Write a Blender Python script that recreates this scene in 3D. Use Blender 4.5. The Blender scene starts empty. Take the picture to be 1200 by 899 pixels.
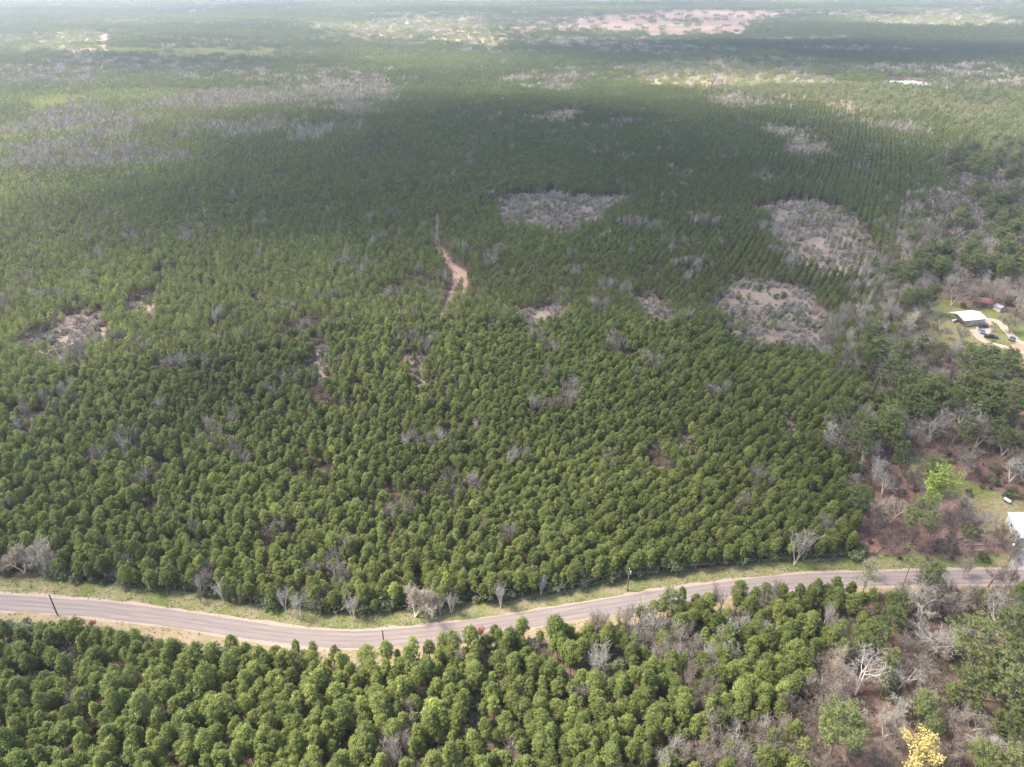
import bpy, math, random
import numpy as np
from mathutils import Vector

# ------------------------------------------------------------------ camera, light, exposure
SC = bpy.context.scene
COL = SC.collection
H = 140.0                      # flying height of the camera over the road, metres
PITCH = math.radians(29.5)
HALF = 0.695
F = 600.0 / HALF               # focal length in pixels of the 1200 px wide photograph
cam_d = bpy.data.cameras.new('camera'); cam = bpy.data.objects.new('camera', cam_d); COL.objects.link(cam)
cam_d.sensor_fit = 'HORIZONTAL'; cam_d.angle = 2 * math.atan(HALF)
cam_d.clip_start = 1.0; cam_d.clip_end = 30000
cam.location = (0, 0, H); cam.rotation_euler = (math.pi / 2 - PITCH, 0, 0)
SC.camera = cam

SUN_EL, SUN_AZ = math.radians(54), math.radians(-84)      # azimuth from the view direction (+Y), minus = left
SUN = Vector((math.sin(SUN_AZ) * math.cos(SUN_EL), math.cos(SUN_AZ) * math.cos(SUN_EL), math.sin(SUN_EL)))
world = bpy.data.worlds.new('World'); SC.world = world; world.use_nodes = True
wn = world.node_tree.nodes; bg = wn['Background']
sky = wn.new('ShaderNodeTexSky'); sky.sky_type = 'NISHITA'; sky.sun_disc = False
sky.sun_elevation = SUN_EL; sky.sun_rotation = SUN_AZ; sky.dust_density = 2.0; sky.air_density = 1.0
world.node_tree.links.new(sky.outputs[0], bg.inputs[0]); bg.inputs[1].default_value = 0.15
sun_d = bpy.data.lights.new('sun', 'SUN'); sun_d.energy = 4.3; sun_d.angle = math.radians(12.0); sun_d.color = (1.0, 0.93, 0.82)
sun = bpy.data.objects.new('sun', sun_d); COL.objects.link(sun); sun.rotation_euler = SUN.to_track_quat('Z', 'Y').to_euler()
SC.view_settings.view_transform = 'Standard'; SC.view_settings.look = 'None'
SC.view_settings.exposure = 1.72; SC.view_settings.gamma = 1.0; SC.view_settings.use_curve_mapping = False
SC.render.engine = 'CYCLES'
SC.cycles.max_bounces = 5; SC.cycles.diffuse_bounces = 3; SC.cycles.transmission_bounces = 2
SC.cycles.transparent_max_bounces = 8; SC.cycles.volume_bounces = 1
SC.cycles.use_denoising = True

rng = np.random.default_rng(7)

# ------------------------------------------------------------------ helpers
def lattice(seed):
    return np.random.default_rng(seed).random((256, 256))
LAT = [lattice(s) for s in range(12)]
def vnoise(x, y, scale, k=0):
    """smooth value noise, 0..1"""
    L = LAT[k % 12]
    u = np.asarray(x, float) / scale + 1000 + 17.3 * k; v = np.asarray(y, float) / scale + 1000 + 5.1 * k
    i = np.floor(u).astype(int); j = np.floor(v).astype(int); fu = u - i; fv = v - j
    fu = fu * fu * (3 - 2 * fu); fv = fv * fv * (3 - 2 * fv)
    a = L[i % 256, j % 256]; b = L[(i + 1) % 256, j % 256]; c = L[i % 256, (j + 1) % 256]; d = L[(i + 1) % 256, (j + 1) % 256]
    return (a * (1 - fu) + b * fu) * (1 - fv) + (c * (1 - fu) + d * fu) * fv
def fbm(x, y, scale, k=0):
    return (vnoise(x, y, scale, k) * 4 + vnoise(x, y, scale / 2, k + 1) * 2 + vnoise(x, y, scale / 4.3, k + 2)) / 7
def hgt(x, y):
    """terrain height"""
    x = np.asarray(x, float); y = np.asarray(y, float)
    g = np.hypot(x, y); r = np.clip((g - 330) / 600, 0, 1); r = r * r * (3 - 2 * r)
    h = r * (14 * (vnoise(x, y, 420, 3) - 0.5) + 5 * (vnoise(x, y, 170, 5) - 0.5))
    h = h + 9 * np.exp(-(((x + 60) / 420) ** 2 + ((y - 800) / 170) ** 2))
    return h
def at(px, py, z=None):
    """the point of the ground (or of the height z over it) that the photograph shows at this pixel"""
    px = np.asarray(px, float); py = np.asarray(py, float); zz = 0.0 if z is None else z
    a = (px - 600) / F; b = (449.5 - py) / F
    dy = math.cos(PITCH) + b * math.sin(PITCH); dz = -math.sin(PITCH) + b * math.cos(PITCH)
    g0 = 0.0
    for _ in range(6):
        t = (H - g0 - zz) / np.maximum(-dz, 0.004)
        x, y = a * t, dy * t
        g0 = g0 * 0.3 + 0.7 * hgt(x, y)
    return x, y
def project(x, y, z):
    dy, dz = y, z - H
    depth = dy * math.cos(PITCH) - dz * math.sin(PITCH)
    up = dy * math.sin(PITCH) + dz * math.cos(PITCH)
    return 600 + F * x / depth, 449.5 - F * up / depth, depth
def pip(x, y, poly):
    """points in polygon"""
    inside = np.zeros(len(x), bool); n = len(poly)
    for i in range(n):
        x1, y1 = poly[i]; x2, y2 = poly[(i + 1) % n]
        if y1 == y2: continue
        c = ((y1 > y) != (y2 > y)) & (x < (x2 - x1) * (y - y1) / (y2 - y1) + x1)
        inside ^= c
    return inside
def opening(pts, h=6.0):
    my = sum(p[1] for p in pts) / len(pts)      # the near edge is hidden by the trees before it
    return [tuple(float(v) for v in at(p[0], p[1], h if p[1] > my else 0.0)) for p in pts]
def wpoly(pts, z=0.0):
    return [tuple(float(v) for v in at(p[0], p[1], z)) for p in pts]

def mesh(name, V, faces, mats=(), tone=None, smooth=False):
    """faces: list of index arrays (each n x k)"""
    me = bpy.data.meshes.new(name)
    V = np.asarray(V, float).reshape(-1, 3)
    faces = [np.asarray(f, int) for f in (faces if isinstance(faces, list) else [faces]) if len(f)]
    nl = sum(f.size for f in faces); nf = sum(len(f) for f in faces)
    me.vertices.add(len(V)); me.vertices.foreach_set('co', V.ravel())
    me.loops.add(nl); me.polygons.add(nf)
    me.loops.foreach_set('vertex_index', np.concatenate([f.ravel() for f in faces]))
    tot = np.concatenate([np.full(len(f), f.shape[1]) for f in faces]); st = np.concatenate([[0], np.cumsum(tot)[:-1]])
    me.polygons.foreach_set('loop_start', st); me.polygons.foreach_set('loop_total', tot)
    if smooth: me.polygons.foreach_set('use_smooth', np.ones(nf, bool))
    me.update(calc_edges=True)
    if tone is not None:
        a = me.attributes.new('tip', 'FLOAT', 'POINT'); a.data.foreach_set('value', np.asarray(tone, float))
    for m in mats: me.materials.append(m)
    return me
def obj(name, me, parent=None, loc=None):
    o = bpy.data.objects.new(name, me); COL.objects.link(o)
    if parent: o.parent = parent
    if loc is not None: o.location = loc
    return o
def tag(o, label=None, cat=None, group=None, kind=None):
    if label: o['label'] = label
    if cat: o['category'] = cat
    if group: o['group'] = group
    if kind: o['kind'] = kind
    return o
class MB:
    """collects boxes, tubes and sheets into one mesh"""
    def __init__(s): s.v = []; s.f = []
    def add(s, V, Fc):
        b = len(s.v); s.v += [tuple(map(float, p)) for p in V]; s.f += [tuple(b + i for i in f) for f in Fc]
    def box(s, c, d, rz=0.0):
        x, y, z = [k / 2 for k in d]; cr, sr = math.cos(rz), math.sin(rz)
        P = [(sx * x, sy * y, sz * z) for sz in (-1, 1) for sx, sy in ((-1, -1), (1, -1), (1, 1), (-1, 1))]
        s.add([(c[0] + p[0] * cr - p[1] * sr, c[1] + p[0] * sr + p[1] * cr, c[2] + p[2]) for p in P],
              [(3, 2, 1, 0), (4, 5, 6, 7), (0, 1, 5, 4), (1, 2, 6, 5), (2, 3, 7, 6), (3, 0, 4, 7)])
    def tube(s, pts, rad, n=8, caps=True):
        pts = [Vector(p) for p in pts]; rad = rad if isinstance(rad, (list, tuple)) else [rad] * len(pts); rings = []
        for i, p in enumerate(pts):
            d = (pts[min(i + 1, len(pts) - 1)] - pts[max(i - 1, 0)]).normalized()
            u = d.orthogonal().normalized() if i == 0 else (u - d * u.dot(d)).normalized(); w = d.cross(u)
            rings.append([p + (u * math.cos(2 * math.pi * k / n) + w * math.sin(2 * math.pi * k / n)) * rad[i] for k in range(n)])
        V = [q for r in rings for q in r]; Fc = []
        for i in range(len(pts) - 1):
            for k in range(n):
                Fc.append((i * n + k, i * n + (k + 1) % n, (i + 1) * n + (k + 1) % n, (i + 1) * n + k))
        if caps: Fc += [tuple(range(n))[::-1], tuple((len(pts) - 1) * n + k for k in range(n))]
        s.add(V, Fc)
    def prism(s, prof, y0, y1, axis='y'):
        n = len(prof)
        if axis == 'y': V = [(a, y0, b) for a, b in prof] + [(a, y1, b) for a, b in prof]
        else: V = [(y0, a, b) for a, b in prof] + [(y1, a, b) for a, b in prof]
        s.add(V, [tuple(range(n)), tuple(range(2 * n - 1, n - 1, -1))] + [(i, i + n, (i + 1) % n + n, (i + 1) % n) for i in range(n)])
    def build(s, name, mat, parent=None, bevel=0.0, smooth=False):
        me = bpy.data.meshes.new(name); me.from_pydata(s.v, [], s.f); me.materials.append(mat)
        me.validate()
        import bmesh
        bm = bmesh.new(); bm.from_mesh(me); bmesh.ops.recalc_face_normals(bm, faces=bm.faces)
        if bevel: bmesh.ops.bevel(bm, geom=list(bm.edges), offset=bevel, segments=2, affect='EDGES', profile=0.6)
        bm.to_mesh(me); bm.free()
        if smooth: me.polygons.foreach_set('use_smooth', [True] * len(me.polygons))
        return obj(name, me, parent)

# ------------------------------------------------------------------ materials
def N(t, kind, **kw):
    n = t.nodes.new(kind)
    for k, v in kw.items(): setattr(n, k, v)
    return n
def newmat(name, rough=0.8, spec=0.3):
    m = bpy.data.materials.new(name); m.use_nodes = True
    b = m.node_tree.nodes['Principled BSDF']; b.inputs['Roughness'].default_value = rough
    b.inputs['Specular IOR Level'].default_value = spec
    return m, m.node_tree, b
def ramp(t, fac, stops):
    r = N(t, 'ShaderNodeValToRGB'); cr = r.color_ramp
    while len(cr.elements) < len(stops): cr.elements.new(0.5)
    for e, (p, c) in zip(cr.elements, stops): e.position = p; e.color = (*c, 1)
    t.links.new(fac, r.inputs[0]); return r.outputs[0]
def noise(t, scale, detail=4, vec=None, rough=0.6):
    n = N(t, 'ShaderNodeTexNoise'); n.inputs['Scale'].default_value = scale; n.inputs['Detail'].default_value = detail; n.inputs['Roughness'].default_value = rough
    if vec is None:
        g = N(t, 'ShaderNodeNewGeometry'); vec = g.outputs['Position']
    t.links.new(vec, n.inputs['Vector']); return n.outputs['Fac']
def mix(t, fac, a, b, mode='MIX'):
    m = N(t, 'ShaderNodeMix', data_type='RGBA', blend_type=mode)
    for s, v in ((m.inputs[0], fac), (m.inputs[6], a), (m.inputs[7], b)):
        if hasattr(v, 'is_linked'): t.links.new(v, s)
        else: s.default_value = v if isinstance(v, float) else (*v, 1)
    return m.outputs[2]
def maprange(t, v, a, b, c=0.0, d=1.0):
    m = N(t, 'ShaderNodeMapRange'); t.links.new(v, m.inputs[0])
    for i, k in enumerate((a, b, c, d)): m.inputs[i + 1].default_value = k
    return m.outputs[0]
def bump(t, b, h, strength=0.5, dist=0.1):
    n = N(t, 'ShaderNodeBump'); n.inputs['Strength'].default_value = strength; n.inputs['Distance'].default_value = dist
    t.links.new(h, n.inputs['Height']); t.links.new(n.outputs[0], b.inputs['Normal'])
def simple(name, c, rough=0.7, var=0.12, scale=3.0, metal=0.0, spec=0.4):
    m, t, b = newmat(name, rough, spec)
    f = noise(t, scale, 5)
    col = ramp(t, f, [(0.3, tuple(k * (1 - var) for k in c)), (0.7, tuple(min(1, k * (1 + var)) for k in c))])
    t.links.new(col, b.inputs['Base Color']); b.inputs['Metallic'].default_value = metal
    return m
def foliage(name, dark, light, warm, trans=0.36):
    """leaf colour: 'tip' varies it within a crown, 'tone' from tree to tree"""
    m, t, b = newmat(name, 0.62, 0.25)
    tip = N(t, 'ShaderNodeAttribute', attribute_name='tip').outputs['Fac']
    tone = N(t, 'ShaderNodeAttribute', attribute_name='tone', attribute_type='INSTANCER').outputs['Fac']
    tint = N(t, 'ShaderNodeAttribute', attribute_name='tint', attribute_type='INSTANCER').outputs['Fac']
    c = ramp(t, tip, [(0.0, dark), (1.0, light)])
    c = mix(t, tint, c, warm)
    br = maprange(t, tone, 0, 1, 0.6, 1.5)
    v = N(t, 'ShaderNodeVectorMath', operation='SCALE'); t.links.new(c, v.inputs[0]); t.links.new(br, v.inputs['Scale'])
    t.links.new(v.outputs[0], b.inputs['Base Color'])
    tr = N(t, 'ShaderNodeBsdfTranslucent'); t.links.new(v.outputs[0], tr.inputs[0])
    mx = N(t, 'ShaderNodeMixShader'); mx.inputs[0].default_value = trans
    out = t.nodes['Material Output']
    t.links.new(b.outputs[0], mx.inputs[1]); t.links.new(tr.outputs[0], mx.inputs[2]); t.links.new(mx.outputs[0], out.inputs[0])
    return m
def barkmat(name, stops):
    """bark colour by the tree's own 'tone'"""
    m, t, b = newmat(name, 0.85, 0.2)
    tone = N(t, 'ShaderNodeAttribute', attribute_name='tone', attribute_type='INSTANCER').outputs['Fac']
    tip = N(t, 'ShaderNodeAttribute', attribute_name='tip').outputs['Fac']
    c = ramp(t, tone, stops)
    k = maprange(t, tip, 0, 1, 1.25, 0.62)
    v = N(t, 'ShaderNodeVectorMath', operation='SCALE'); t.links.new(c, v.inputs[0]); t.links.new(k, v.inputs['Scale'])
    t.links.new(v.outputs[0], b.inputs['Base Color'])
    return m
M = {}
M['pine'] = foliage('pine_needles', (0.074, 0.095, 0.028), (0.208, 0.238, 0.062), (0.31, 0.325, 0.085))
M['tall'] = foliage('old_pine_needles', (0.055, 0.076, 0.020), (0.145, 0.172, 0.044), (0.20, 0.20, 0.090))
M['shrub'] = foliage('evergreen_leaves', (0.062, 0.080, 0.028), (0.145, 0.170, 0.070), (0.26, 0.26, 0.16))
M['spring'] = foliage('spring_leaves', (0.15, 0.20, 0.035), (0.33, 0.40, 0.08), (0.50, 0.39, 0.15))
M['rust'] = foliage('rust_leaves', (0.24, 0.085, 0.05), (0.42, 0.18, 0.11), (0.55, 0.38, 0.20))
M['trunk'] = simple('pine_bark', (0.22, 0.155, 0.125), 0.9, 0.3, 1.5)
M['bark'] = barkmat('bare_bark', [(0.0, (0.15, 0.105, 0.085)), (0.3, (0.21, 0.165, 0.13)), (0.6, (0.32, 0.27, 0.215)), (0.85, (0.48, 0.435, 0.37)), (1.0, (0.50, 0.41, 0.28))])

# ------------------------------------------------------------------ tree shapes
def unit(v):
    return v / np.maximum(np.linalg.norm(v, axis=-1, keepdims=True), 1e-9)
def blades(r, P, Nn, size, aspect=0.5, needle=0.0):
    """one small leaf-like triangle pair (a kite) at each point P facing Nn"""
    n = len(P); Nn = unit(Nn); a = unit(np.cross(Nn, unit(r.normal(size=(n, 3))))); b = np.cross(Nn, a); nd = r.random(n) < needle      # some blades point outward like needle tufts
    a = np.where(nd[:, None], Nn, a); b = np.where(nd[:, None], unit(np.cross(Nn, unit(r.normal(size=(n, 3))))), b)
    s = (size * r.uniform(0.6, 1.4, n))[:, None]; w = s * aspect
    V = np.stack([P - a * s * 0.5, P - b * w * 0.5 + a * s * 0.08, P + a * s * 0.5, P + b * w * 0.5 + a * s * 0.08], 1)
    return V.reshape(-1, 3), np.arange(4 * n).reshape(-1, 4)
def leaf_cloud(r, C, R, n, size, aspect=0.5, up=0.45, rand=0.8, flat=1.0, needle=0.0):
    """n leaves round each clump centre C"""
    k = len(C); d = unit(r.normal(size=(k, n, 3))); d[..., 2] = np.where(d[..., 2] < -0.3, -d[..., 2], d[..., 2])
    rad = np.asarray(R).reshape(-1, 1, 1) * r.uniform(0.45, 1.05, (k, n, 1))
    off = d * rad; off[..., 2] *= flat
    P = (C[:, None, :] + off).reshape(-1, 3); Nn = (d + r.normal(size=d.shape) * rand * 0.6 + np.array([0, 0, up])).reshape(-1, 3)
    V, Q = blades(r, P, Nn, size, aspect, needle)
    base = r.uniform(0.1, 0.9, k)
    tip = np.clip(np.repeat(base, n) * 0.7 + r.uniform(0, 0.45, k * n) + 0.0, 0, 1)
    return V, Q, np.repeat(tip, 4)
def pine_shape(seed, h, R, whorls, per, leaves, size):
    r = np.random.default_rng(seed); C = []; RR = []
    hb = h * r.uniform(0.36, 0.5); lobe = r.uniform(0, 6.28)
    for w in range(whorls):
        t = (w + 0.5) / whorls
        rad = R * min(1, (t + 0.15) / 0.4) ** 0.5 * (1 - t ** 2.6) ** 0.6
        k = max(2, int(round(per * (0.45 + 0.75 * rad / R))))
        ph = r.uniform(0, 6.28)
        for j in range(k):
            a = ph + 6.283 * j / k + r.normal() * 0.25
            q = rad * r.uniform(0.5, 1.12) * (1 + 0.2 * math.sin(2 * a + lobe))
            C.append((q * math.cos(a), q * math.sin(a), hb + t * (h - hb) + r.normal() * 0.12)); RR.append(R * r.uniform(0.24, 0.4))
    C.append((0, 0, h - 0.15)); RR.append(R * 0.2)
    return leaf_cloud(r, np.array(C), np.array(RR), leaves, size, 0.32 if leaves > 10 else 0.6, 0.5, 1.0, 0.9, 0.4 if leaves > 10 else 0.0)
def tall_shape(seed, h, R, lobes, leaves, size, flat=0.55):
    r = np.random.default_rng(seed); C = []; RR = []; tip = []
    hb = h * r.uniform(0.46, 0.54); L = []
    for i in range(lobes):
        t = (i + 0.5) / lobes; a = i * 2.4 + r.normal() * 0.3
        rad = R * (0.35 + 0.65 * math.sin(math.pi * min(1, 0.18 + 0.62 * t))) * r.uniform(0.35, 0.95) * (1.0 if t < 0.8 else 0.5)
        c = np.array([rad * math.cos(a), rad * math.sin(a), hb + t * (h - hb) * 0.95 + r.normal() * 0.4]); L.append(c)
        lr = R * r.uniform(0.24, 0.40)
        for _ in range(7):
            d = r.normal(size=3) * lr * 0.5; d[2] *= 0.5
            C.append(c + d); RR.append(lr * r.uniform(0.35, 0.6))
    V, Q, T = leaf_cloud(r, np.array(C), np.array(RR), leaves, size, 0.5, 0.6, 0.7, flat)
    return V, Q, T, L, hb
def shrub_shape(seed, h, R, n, leaves, size):
    r = np.random.default_rng(seed); d = unit(r.normal(size=(n, 3))); d[:, 2] = np.abs(d[:, 2])
    C = d * np.array([R, R, h * 0.75]) * r.uniform(0.45, 0.85, (n, 1)) + np.array([0, 0, h * 0.18])
    return leaf_cloud(r, C, np.full(n, R * 0.3) * r.uniform(0.7, 1.3, n), leaves, size, 0.7, 0.4, 0.8, 0.9)
def grow(r, h, spread, levels, kids, fork=0.3, up=0.15, trunks=1, rad=0.2, droop=0.0):
    """branching skeleton: segments p0, p1, r0, r1, level"""
    S = []
    def go(p, d, L, ra, lv):
        n = 3 if lv < 2 else 2; q = p
        for i in range(n):
            d = unit(d + r.normal(size=3) * (0.10 + 0.06 * lv) + np.array([0, 0, up if lv else 0.1]) * (1 - 0.5 * droop * lv))
            e = q + d * L / n; r0 = ra * (1 - 0.45 * i / n); r1 = ra * (1 - 0.45 * (i + 1) / n)
            S.append((q, e, r0, r1, lv)); q = e
            if lv < levels and (i > 0 or lv > 0):
                k = kids[lv] / n
                for _ in range(int(k) + (r.random() < k % 1)):
                    o = r.normal(size=3); o = unit(o - d * o.dot(d))
                    nd = unit(d * (1 - spread * r.uniform(0.6, 1.1)) + o * spread * r.uniform(0.8, 1.3))
                    go(q, nd, L * r.uniform(0.45, 0.72), r1 * 0.62, lv + 1)
    for k in range(trunks):
        d = unit(np.array([r.normal() * fork, r.normal() * fork, 1.0])); go(np.zeros(3) + np.array([r.normal(), r.normal(), 0]) * 0.0, d, h * 0.48, rad, 0)
    return S
def limbs_mesh(S, sides=3, fat=1.0):
    p0 = np.array([s[0] for s in S]); p1 = np.array([s[1] for s in S]); r0 = np.array([s[2] for s in S]) * fat; r1 = np.array([s[3] for s in S]) * fat
    d = unit(p1 - p0); ref = np.where(np.abs(d[:, 2:3]) > 0.9, np.array([[1., 0, 0]]), np.array([[0, 0, 1.]])); u = unit(np.cross(d, ref)); w = np.cross(d, u)
    n = len(S); V = np.zeros((n, 2 * sides, 3))
    for k in range(sides):
        a = 2 * math.pi * k / sides; o = u * math.cos(a) + w * math.sin(a)
        V[:, k] = p0 + o * r0[:, None]; V[:, sides + k] = p1 + o * r1[:, None]
    Q = np.array([[k, (k + 1) % sides, sides + (k + 1) % sides, sides + k] for k in range(sides)])
    Fc = (Q[None] + (np.arange(n) * 2 * sides)[:, None, None]).reshape(-1, 4)
    T = np.repeat(np.array([s[4] for s in S]) / 4.0, 2 * sides)
    return V.reshape(-1, 3), Fc, T
def twig_mesh(S, r, n, length, width, minlv=2, up=0.3):
    """fine twigs as narrow slivers growing from the last branches"""
    E = [s for s in S if s[4] >= minlv]
    if not E: E = S
    i = r.integers(0, len(E), n); p0 = np.array([E[k][0] for k in i]); p1 = np.array([E[k][1] for k in i])
    P = p0 + (p1 - p0) * r.uniform(0, 1, (n, 1)); d = unit(unit(p1 - p0) * 0.7 + r.normal(size=(n, 3)) * 0.75 + np.array([0, 0, up]))
    L = length * r.uniform(0.5, 1.3, (n, 1)); e = P + d * L; side = unit(np.cross(d, r.normal(size=(n, 3)))) * width * 0.5
    mid = P + d * L * 0.5 + r.normal(size=(n, 3)) * 0.08 * length
    V = np.stack([P - side, P + side, mid + side * 0.8, e, mid - side * 0.8], 1).reshape(-1, 3)
    return V, np.arange(5 * n).reshape(-1, 5), np.full(5 * n, 0.8) * np.repeat(r.uniform(0.7, 1.2, n), 5)
def join(*parts):
    """parts: (V, faces, tone, matindex)"""
    Vs = []; byk = []; Ts = []; Mi = []; b = 0
    for V, Q, T, mi in parts:
        Vs.append(V); byk.append(np.asarray(Q) + b); Ts.append(T); Mi.append(np.full(len(Q), mi)); b += len(V)
    return np.concatenate(Vs), byk, np.concatenate(Ts), np.concatenate(Mi)
def joined(name, parts, mats):
    V, Fc, T, Mi = join(*parts); me = mesh(name, V, Fc, mats, T); me.polygons.foreach_set('material_index', Mi); return me
def trunk_geo(h, r0, r1=None, lean=0.0, sides=6):
    r1 = r0 * 0.3 if r1 is None else r1
    S = [(np.array([lean * t0 ** 2, 0, h * t0 - (0.3 if i == 0 else 0)]), np.array([lean * t1 ** 2, 0, h * t1]), r0 + (r1 - r0) * t0, r0 + (r1 - r0) * t1, 1) for i, (t0, t1) in enumerate(((0, .35), (.35, .7), (.7, 1)))]
    return limbs_mesh(S, sides)

class Kind: pass
def kind(name, items, whole):
    k = Kind(); k.name = name; k.items = items; k.whole = whole; return k
def make_pines():
    items = []; hi = []; mid = []; low = []
    for s in range(7):
        h = 6.7 + 0.5 * (s % 4); R = 1.12 + 0.2 * (s % 3)
        V, Q, T = pine_shape(100 + s, h, R, 11, 8, 38, 0.29); tv, tq, tt = trunk_geo(h * 0.93, 0.13)
        crown = mesh('crown', V, Q, [M['pine']], T); trunk = mesh('trunk', tv, tq, [M['trunk']], tt)
        items.append((('trunk', trunk), ('crown', crown)))
        hi.append(joined('pine', [(V, Q, T, 0), (tv, tq, tt, 1)], [M['pine'], M['trunk']]))
    for s in range(5):
        h = 6.9 + 0.4 * (s % 4); R = 1.2 + 0.16 * (s % 3)
        V, Q, T = pine_shape(200 + s, h, R, 7, 6, 13, 0.42); tv, tq, tt = trunk_geo(h * 0.9, 0.13, sides=3)
        mid.append(joined('pine', [(V, Q, T, 0), (tv, tq, tt, 1)], [M['pine'], M['trunk']]))
    for s in range(4):
        V, Q, T = pine_shape(300 + s, 8.0, 1.28, 5, 4, 4, 0.78)
        low.append(mesh('pine', V, Q, [M['pine']], T))
    return items, hi, mid, low
def make_tall():
    items = []; whole = []; low = []
    for s in range(6):
        h = 15.0 + (s % 3) * 1.3; R = 4.0 + 0.35 * (s % 3)
        V, Q, T, L, hb = tall_shape(400 + s, h, R, 30, 24, 0.42)
        tv, tq, tt = trunk_geo(h * 0.92, 0.26, 0.08, sides=7)
        S = [(np.array([0, 0, max(hb * 0.92, c[2] - 1.6)]), c, 0.09, 0.03, 1) for c in L]; lv, lq, lt = limbs_mesh(S)
        items.append((('trunk', joined('trunk', [(tv, tq, tt, 0), (lv, lq, lt, 0)], [M['trunk']])), ('crown', mesh('crown', V, Q, [M['tall']], T))))
        whole.append(joined('tallpine', [(V, Q, T, 0), (tv, tq, tt, 1), (lv, lq, lt, 1)], [M['tall'], M['trunk']]))
    for s in range(4):
        V, Q, T, L, hb = tall_shape(450 + s, 15.5, 4.3, 12, 4, 1.05); tv, tq, tt = trunk_geo(14, 0.26, 0.1, sides=3)
        low.append(joined('tallpine', [(V, Q, T, 0), (tv, tq, tt, 1)], [M['tall'], M['trunk']]))
    return items, whole, low
def make_sparse():
    """old pines with thin see-through crowns at the road"""
    items = []
    for s in range(3):
        V, Q, T, L, hb = tall_shape(480 + s, 13.5, 3.6, 12, 7, 0.42)
        tv, tq, tt = trunk_geo(12.8, 0.2, 0.07, sides=7)
        S = [(np.array([0, 0, max(hb * 0.92, c[2] - 1.4)]), c, 0.08, 0.03, 1) for c in L]; lv, lq, lt = limbs_mesh(S)
        items.append((('trunk', joined('trunk', [(tv, tq, tt, 0), (lv, lq, lt, 0)], [M['trunk']])), ('crown', mesh('crown', V, Q, [M['tall']], T))))
    return items
def make_bare(seed0, n, h, spread, levels, kids, trunks, rad, fork, tw, tl, twid, up, fat=1.0):
    items = []; whole = []
    for s in range(n):
        r = np.random.default_rng(seed0 + s); S = grow(r, h * r.uniform(0.9, 1.1), spread, levels, kids, fork, up, trunks, rad)
        big = [q for q in S if q[4] <= 1]; small = [q for q in S if q[4] > 1] or S
        a = limbs_mesh(big, 5, fat); b = limbs_mesh(small, 3, fat); c = twig_mesh(S, r, tw, tl, twid, min(2, levels), up)
        items.append((('trunk', joined('trunk', [(*a, 0)], [M['bark']])), ('crown', joined('crown', [(*b, 0), (*c, 0)], [M['bark']]))))
        whole.append(joined('bare', [(*a, 0), (*b, 0), (*c, 0)], [M['bark']]))
    return items, whole
def make_leafed(seed0, n, h, R, mat, leaves, size):
    items = []
    for s in range(n):
        r = np.random.default_rng(seed0 + s); S = grow(r, h, 0.5, 2, [6, 5, 0], 0.15, 0.25, 2, 0.13)
        a = limbs_mesh(S, 4)
        ends = np.array([q[1] for q in S if q[4] >= 1]); V, Q, T = leaf_cloud(r, ends, np.full(len(ends), R), leaves, size, 0.6, 0.3, 0.9)
        items.append((('trunk', joined('trunk', [(*a, 0)], [M['bark']])), ('crown', mesh('crown', V, Q, [mat], T))))
    return items
PINE, PINE_HI, PINE_MID, PINE_LOW = make_pines()
TALL, TALL_HI, TALL_LOW = make_tall()
SPARSE = make_sparse()
OAK, OAK_HI = make_bare(500, 6, 11.5, 0.62, 3, [7, 6, 4], 2, 0.24, 0.28, 2000, 1.1, 0.042, 0.16, 1.15)
OAK_DENSE, _ = make_bare(510, 2, 10.5, 0.66, 3, [9, 7, 5], 3, 0.24, 0.45, 6500, 1.0, 0.05, 0.1, 1.2)
SLIM, SLIM_HI = make_bare(520, 6, 10.0, 0.34, 2, [9, 5, 0], 3, 0.09, 0.13, 380, 1.3, 0.04, 0.55, 1.1)
BROOM, BROOM_HI = make_bare(540, 4, 7.5, 0.5, 2, [8, 6, 0], 4, 0.08, 0.35, 900, 1.0, 0.035, 0.3)
_, OAK_LOW = make_bare(560, 3, 11.0, 0.6, 2, [6, 4, 0], 2, 0.24, 0.28, 130, 2.4, 0.22, 0.2, 1.2)
_, SLIM_LOW = make_bare(570, 3, 10.0, 0.34, 1, [8, 0], 2, 0.12, 0.13, 60, 2.4, 0.16, 0.55)
SPRING = make_leafed(580, 2, 8.5, 0.7, M['spring'], 34, 0.27)
RUSTY = make_leafed(590, 2, 4.5, 0.5, M['rust'], 16, 0.22)
SHRUB = []; SHRUB_HI = []; SHRUB_LOW = []
for s in range(5):
    V, Q, T = shrub_shape(600 + s, 3.4, 1.7, 40, 18, 0.30); S = grow(np.random.default_rng(620 + s), 3.0, 0.5, 1, [5, 0], 0.4, 0.2, 3, 0.06); a = limbs_mesh(S)
    SHRUB.append((('stems', joined('stems', [(*a, 0)], [M['bark']])), ('crown', mesh('crown', V, Q, [M['shrub']], T))))
    SHRUB_HI.append(mesh('shrub', V, Q, [M['shrub']], T))
    V, Q, T = shrub_shape(640 + s, 3.4, 1.8, 14, 6, 0.8); SHRUB_LOW.append(mesh('shrub', V, Q, [M['shrub']], T))
BRUSH_HI = []; BRUSH_LOW = []
for s in range(4):      # low dead brush and weeds of the clearings
    r = np.random.default_rng(660 + s); S = grow(r, 1.9, 0.6, 1, [6, 0], 0.6, 0.15, 6, 0.03); c = twig_mesh(S, r, 260, 0.7, 0.05, 0, 0.4)
    BRUSH_HI.append(joined('brush', [(*c, 0)], [M['bark']]))
    c = twig_mesh(S, r, 60, 1.0, 0.2, 0, 0.4); BRUSH_LOW.append(joined('brush', [(*c, 0)], [M['bark']]))
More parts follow.
